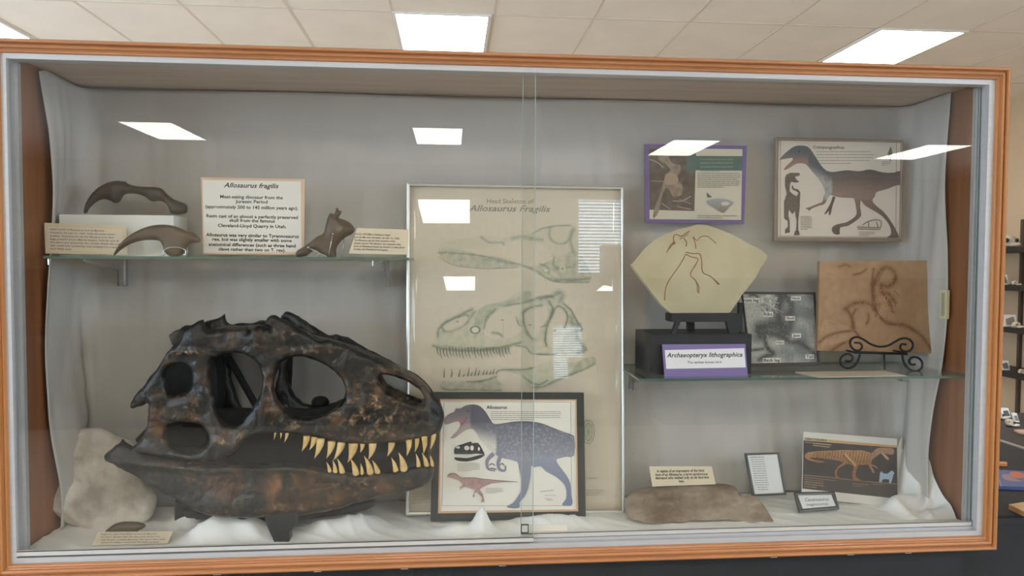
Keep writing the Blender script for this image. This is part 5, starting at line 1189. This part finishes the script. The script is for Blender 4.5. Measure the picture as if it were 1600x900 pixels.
cb = N_([(165, 305), (200, 280), (300, 270), (420, 265), (520, 258), (600, 259), (700, 261), (760, 276), (790, 288), (815, 262), (850, 240), (890, 236), (940, 238), (990, 245), (1002, 270), (990, 300), (955, 302), (918, 292), (940, 320), (955, 345), (935, 353), (905, 325), (880, 290), (858, 302), (830, 322), (800, 345), (785, 375), (795, 420), (818, 460), (808, 476), (790, 455), (765, 410), (750, 396), (700, 400), (668, 396), (655, 430), (640, 480), (645, 510), (690, 547), (640, 547), (610, 520), (612, 460), (622, 420), (600, 397), (560, 388), (520, 408), (482, 430), (465, 470), (470, 500), (495, 526), (462, 523), (445, 500), (445, 460), (470, 420), (500, 395), (520, 375), (480, 360), (400, 345), (300, 332), (230, 330), (205, 335), (260, 352), (355, 370), (280, 376), (210, 357), (172, 335)])
def ccol(x, y):
    s = math.sin(x*1.35+y*.3); c = mix('b38a62', '8d6243', (y-705)/25); c = mix(c, '5a3a28', .55 if s > .35 and 1270 < x < 1370 and y < 724 else 0)
    if x > 1360: c = mix(c, '9a8070', .6)
    return mix(c, 'd0ae84', max(0, mottle(x, y, .5, .5)))
a.poly(cb, ccol, 2, 1.6)
a.line(N_([(540, 290), (570, 330), (620, 380), (640, 410)]), [4, 2], 'c49a70', 3); a.line(N_([(520, 300), (560, 350), (600, 385)]), 1, '5a3a28', 3)
a.line(N_([(790, 400), (820, 410), (845, 430)]), 1.6, 'b08860', 2); a.line(N_([(885, 290), (920, 320), (950, 345)]), 1.3, 'd8c0a0')
for k in range(14): x = 180+k*22; a.line(N_([(x, 284-k*1.2), (x+8, 325-k*.2)]), .8, '7a5236')
a.poly(N_([(858, 562), (862, 510), (868, 470), (885, 458), (892, 475), (935, 482), (962, 460), (982, 450), (1003, 475), (992, 490), (985, 520), (970, 568), (952, 568), (952, 535), (910, 530), (888, 537), (882, 562), (874, 562), (872, 540), (866, 562)]), 'a6bcd2', 1)
a.bars(*N_([(155, 515)])[0], N_([(470, 515)])[0][0], 3.3, 2, 1.0, '8d7c68', slope=.1); a.bars(*N_([(155, 555)])[0], N_([(350, 555)])[0][0], 3.6, 3, 1.4, '9a8466', slope=.1); a.bars(*N_([(610, 572)])[0], N_([(760, 572)])[0][0], 3.3, 2, 1.0, '8d7c68', slope=.1); a.bars(*N_([(800, 575)])[0], N_([(960, 575)])[0][0], 3.3, 1, 1.0, '8d7c68', slope=.08)
a.obj('print', tn)

# ================================================================== RIGHT BACKGROUND
m_bshelf = mat('black_shelf', '232120', .5)
XS = 4.70
def shelf_z(y, x=1580): return atx(x, y, XS)[2]
def ypos(x, X=XS): return atx(x, 450, X)[1]
us = thing('wall_shelving', 'black wall-mounted shelves holding small fossils, seen past the right end of the case', 'shelving', (4.86, 5.8, 0))
ZS = [shelf_z(386), shelf_z(446), shelf_z(512), shelf_z(582.5)]
for z in ZS: MB().box((XS, 4.6, z-.045), (XR-.002, 7.6, z), bev=.003).obj('shelf_board', m_bshelf, us)
for x in (1595,):
    y = atx(x, 450, XR-.02)[1]
    for yy in (y, y-1.0, y+1.0): MB().box((XR-.03, yy-.014, .0), (XR-.002, yy+.014, ZS[0]+.25)).obj('upright', mat('upright_brown', '5e5147', .5, .3), us)
ZL = .766-.0295
m_bonew = mat('white_bone', 'd9cfc0', .7, col2='a99b88', scale=20)
def small_photo(x0, y0, x1, y1, z, label, X=XS+.06, dark='6b6862', D=5.9):
    pa, pb = atx(x0, y0, X), atx(x1, y1, X); yA, yB = sorted((pa[1], pb[1])); zt = atx((x0+x1)/2, y0, X)[2]
    t = thing('small_photo', label, 'photo', (X, (yA+yB)/2, z))
    # faces the room (towards -X) and a little towards the camera
    xc = X; w2 = (x1-x0)/F*D/2
    mb = MB(); c = atx((x0+x1)/2, (y0+y1)/2, X); z1 = zt
    A = Vector((c[0]-w2*.9, c[1], 0)); B = Vector((c[0]+w2*.9, c[1]-.12*w2, 0))
    quad = lambda k, y_: [Vector((A[0]+(B[0]-A[0])*k, A[1]+y_, z+.002+(z1-z)*k)), Vector((B[0]-(B[0]-A[0])*k, B[1]+y_, z+.002+(z1-z)*k)), Vector((B[0]-(B[0]-A[0])*k, B[1]+y_+.02, z1-(z1-z)*k)), Vector((A[0]+(B[0]-A[0])*k, A[1]+y_+.02, z1-(z1-z)*k))]
    q0 = quad(0, 0); MB().hexa(q0, [p+Vector((0, .012, 0)) for p in q0]).obj('mount', m_white, t)
    q1 = quad(.18, -.003); MB().hexa(q1, [p+Vector((0, .002, 0)) for p in q1]).obj('picture', mat('photo_dark', dark, .6), t)
def small_skull(x, y, z, s, name, label, cat, X=XS+.05):
    c = atx(x, y, X); mb = MB(); p = Vector((c[0], c[1], z+s*.45))
    mb.ball(p, (s*.62, s*.5, s*.44), 10); mb.ball(p+Vector((-s*.55, -.02, -s*.15)), (s*.45, s*.28, s*.25), 8); mb.ball(p+Vector((s*.45, -.03, -s*.25)), (s*.35, s*.3, s*.2), 8)
    mb.ball(p+Vector((s*.1, -.03, -s*.3)), (s*.5, s*.3, s*.15), 8)
    o = mb.obj(name, m_bonew); remesh(o, max(.003, s*.06), 1)
    t = thing(name, label, cat, tuple(o.location)); o.parent = t; o.location = (0, 0, 0); o.name = 'cranium'; t.name = name
    for dx in (-.35, .38): MB().ball(p+Vector((dx*s, -s*.42, .02*s)), (s*.15, s*.13, s*.15), 8).obj('eye_socket', m_dark, t)
small_skull(1573, 378, ZS[0], .125, 'animal_skull', 'white animal skull on the top black wall shelf', 'skull')
small_photo(1559, 429, 1577, 445.5, ZS[1], 'small white-mounted photo on the second wall shelf')
small_skull(1586, 440, ZS[1], .045, 'bone_fragment', 'tiny pale bone on the second wall shelf', 'bone')
small_photo(1567, 492, 1591, 511, ZS[2], 'wide white-mounted photo on the third wall shelf', dark='8d8379')
small_skull(1588, 506, ZS[2], .06, 'bone_fragment', 'pale bone in front of the photo on the third wall shelf', 'bone', XS+.02)
small_photo(1564, 564, 1579, 581.5, ZS[3], 'white-mounted photo with a dark square on the fourth wall shelf')
small_skull(1596, 580, ZS[3], .045, 'bone_fragment', 'small pale bone on the fourth wall shelf', 'bone')
def X3(x, D=3.30): return at(x, 660, D)[0]
small_photo(1567, 639, 1581, 656, ZL, 'white-framed photo standing at the back of the second black table', X3(1574), '59605a', 3.3)
small_photo(1586, 647, 1594, 664, ZL, 'narrow white photo on the second black table beside the small skull', X3(1590, 3.2), '8a8a86', 3.2)
small_skull(1577, 662, ZL, .034, 'animal_skull', 'small white skull in front of the photos on the second black table', 'skull', X3(1577, 3.15))
small_skull(1560, 652, ZL, .036, 'bone_fragment', 'brownish bone left of the white-framed photo on the second black table', 'bone', X3(1560, 3.3))
# black-clothed table with books
TZ = .765
tx1 = 2.262
tt = thing('display_table', 'black cloth-covered table right of the case, with books on it', 'table', (1.9, 2.9, 0))
MB().box((1.47, 1.93, TZ-.03), (tx1, 3.95, TZ), bev=.006).obj('tabletop', m_blackcloth, tt)
MB().box((1.48, 1.94, .01), (tx1-.01, 3.94, TZ-.03)).obj('table_skirt', m_blackcloth, tt)
MB().box((tx1, 1.93, TZ-.03), (tx1+.018, 3.95, TZ+.004)).obj('edge_strip', mat('grey_edge_strip', 'a8a59c', .4, .3), tt)
t2 = thing('display_table', 'second black table beyond the pale edge strip', 'table', (2.95, 2.7, 0))
MB().box((tx1+.03, 2.0, TZ-.06), (3.6, 3.42, TZ-.03), bev=.006).obj('tabletop', m_bshelf, t2)
MB().box((tx1+.04, 2.01, .01), (3.59, 3.41, TZ-.06)).obj('table_skirt', m_bshelf, t2)
def flatbox(name, quad, z, h, m, label, cat, top=None):
    P = [atz(x, y, z+h) for x, y in quad]; t = thing(name, label, cat, (sum(p[0] for p in P)/4, sum(p[1] for p in P)/4, z))
    MB().hexa(P, [p-Vector((0, 0, h-.0008)) for p in P]).obj('cover' if cat == 'book' else 'board', m, t); return t, P
m_blue = mat('blue_cover', '4a5a8c', .4)
t, P = flatbox('book', [(1530, 732.5), (1601, 736), (1603, 761), (1532, 758)], TZ, .012, m_blue, 'blue book with an orange cover picture lying on the black table', 'book')
a = Art.__new__(Art); n_ = Vector((0, 0, 1))
class ZP:
    def __init__(s, z): s.z = z
    def hit(s, x, y, off=0): return atz(x, y, s.z+off)
a = Art(ZP(TZ+.012))
a.poly([(1578, 738), (1590, 737), (1600, 741), (1602, 746), (1590, 747), (1580, 744)], 'b5694a', 2); a.poly([(1566, 742), (1576, 741), (1592, 750), (1600, 752), (1580, 752), (1568, 748)], '8f7580', 2); a.poly([(1548, 750), (1556, 751), (1557, 757), (1550, 760)], 'b56a48', 2); a.line([(1560, 748), (1565, 760)], 1, 'a9a9b5')
a.obj('cover_picture', t)
flatbox('book', [(1530, 719), (1573, 721.5), (1574, 725), (1531, 723)], TZ, .010, mat('orange_cover', 'c4834e', .5), 'thin orange book behind the blue book', 'book')
t, P = flatbox('leaflet_pile', [(1538, 762), (1551, 762), (1559.5, 790), (1541, 791)], TZ, .014, mat('grey_cover', 'a29a94', .5), 'grey magazine partly hidden behind the lower right corner of the case', 'magazine')
flatbox('wooden_board', [(1576, 788), (1602, 784), (1625, 792), (1602, 800)], TZ, .016, mat('pale_wood', 'c4a67c', .6, col2='ad8d62', scale=20), 'pale wooden board at the right edge of the black table', 'board')
q_ = [atz(x, y, TZ-.02) for x, y in [(1584, 671), (1602, 671), (1606, 678), (1592, 675)]]
tag(MB().hexa(q_, [p-Vector((0, 0, .008)) for p in q_]).obj('wooden_board', mat('pinkish_wood', 'c0a08a', .6)), 'pinkish board lying on the second black table', 'board')
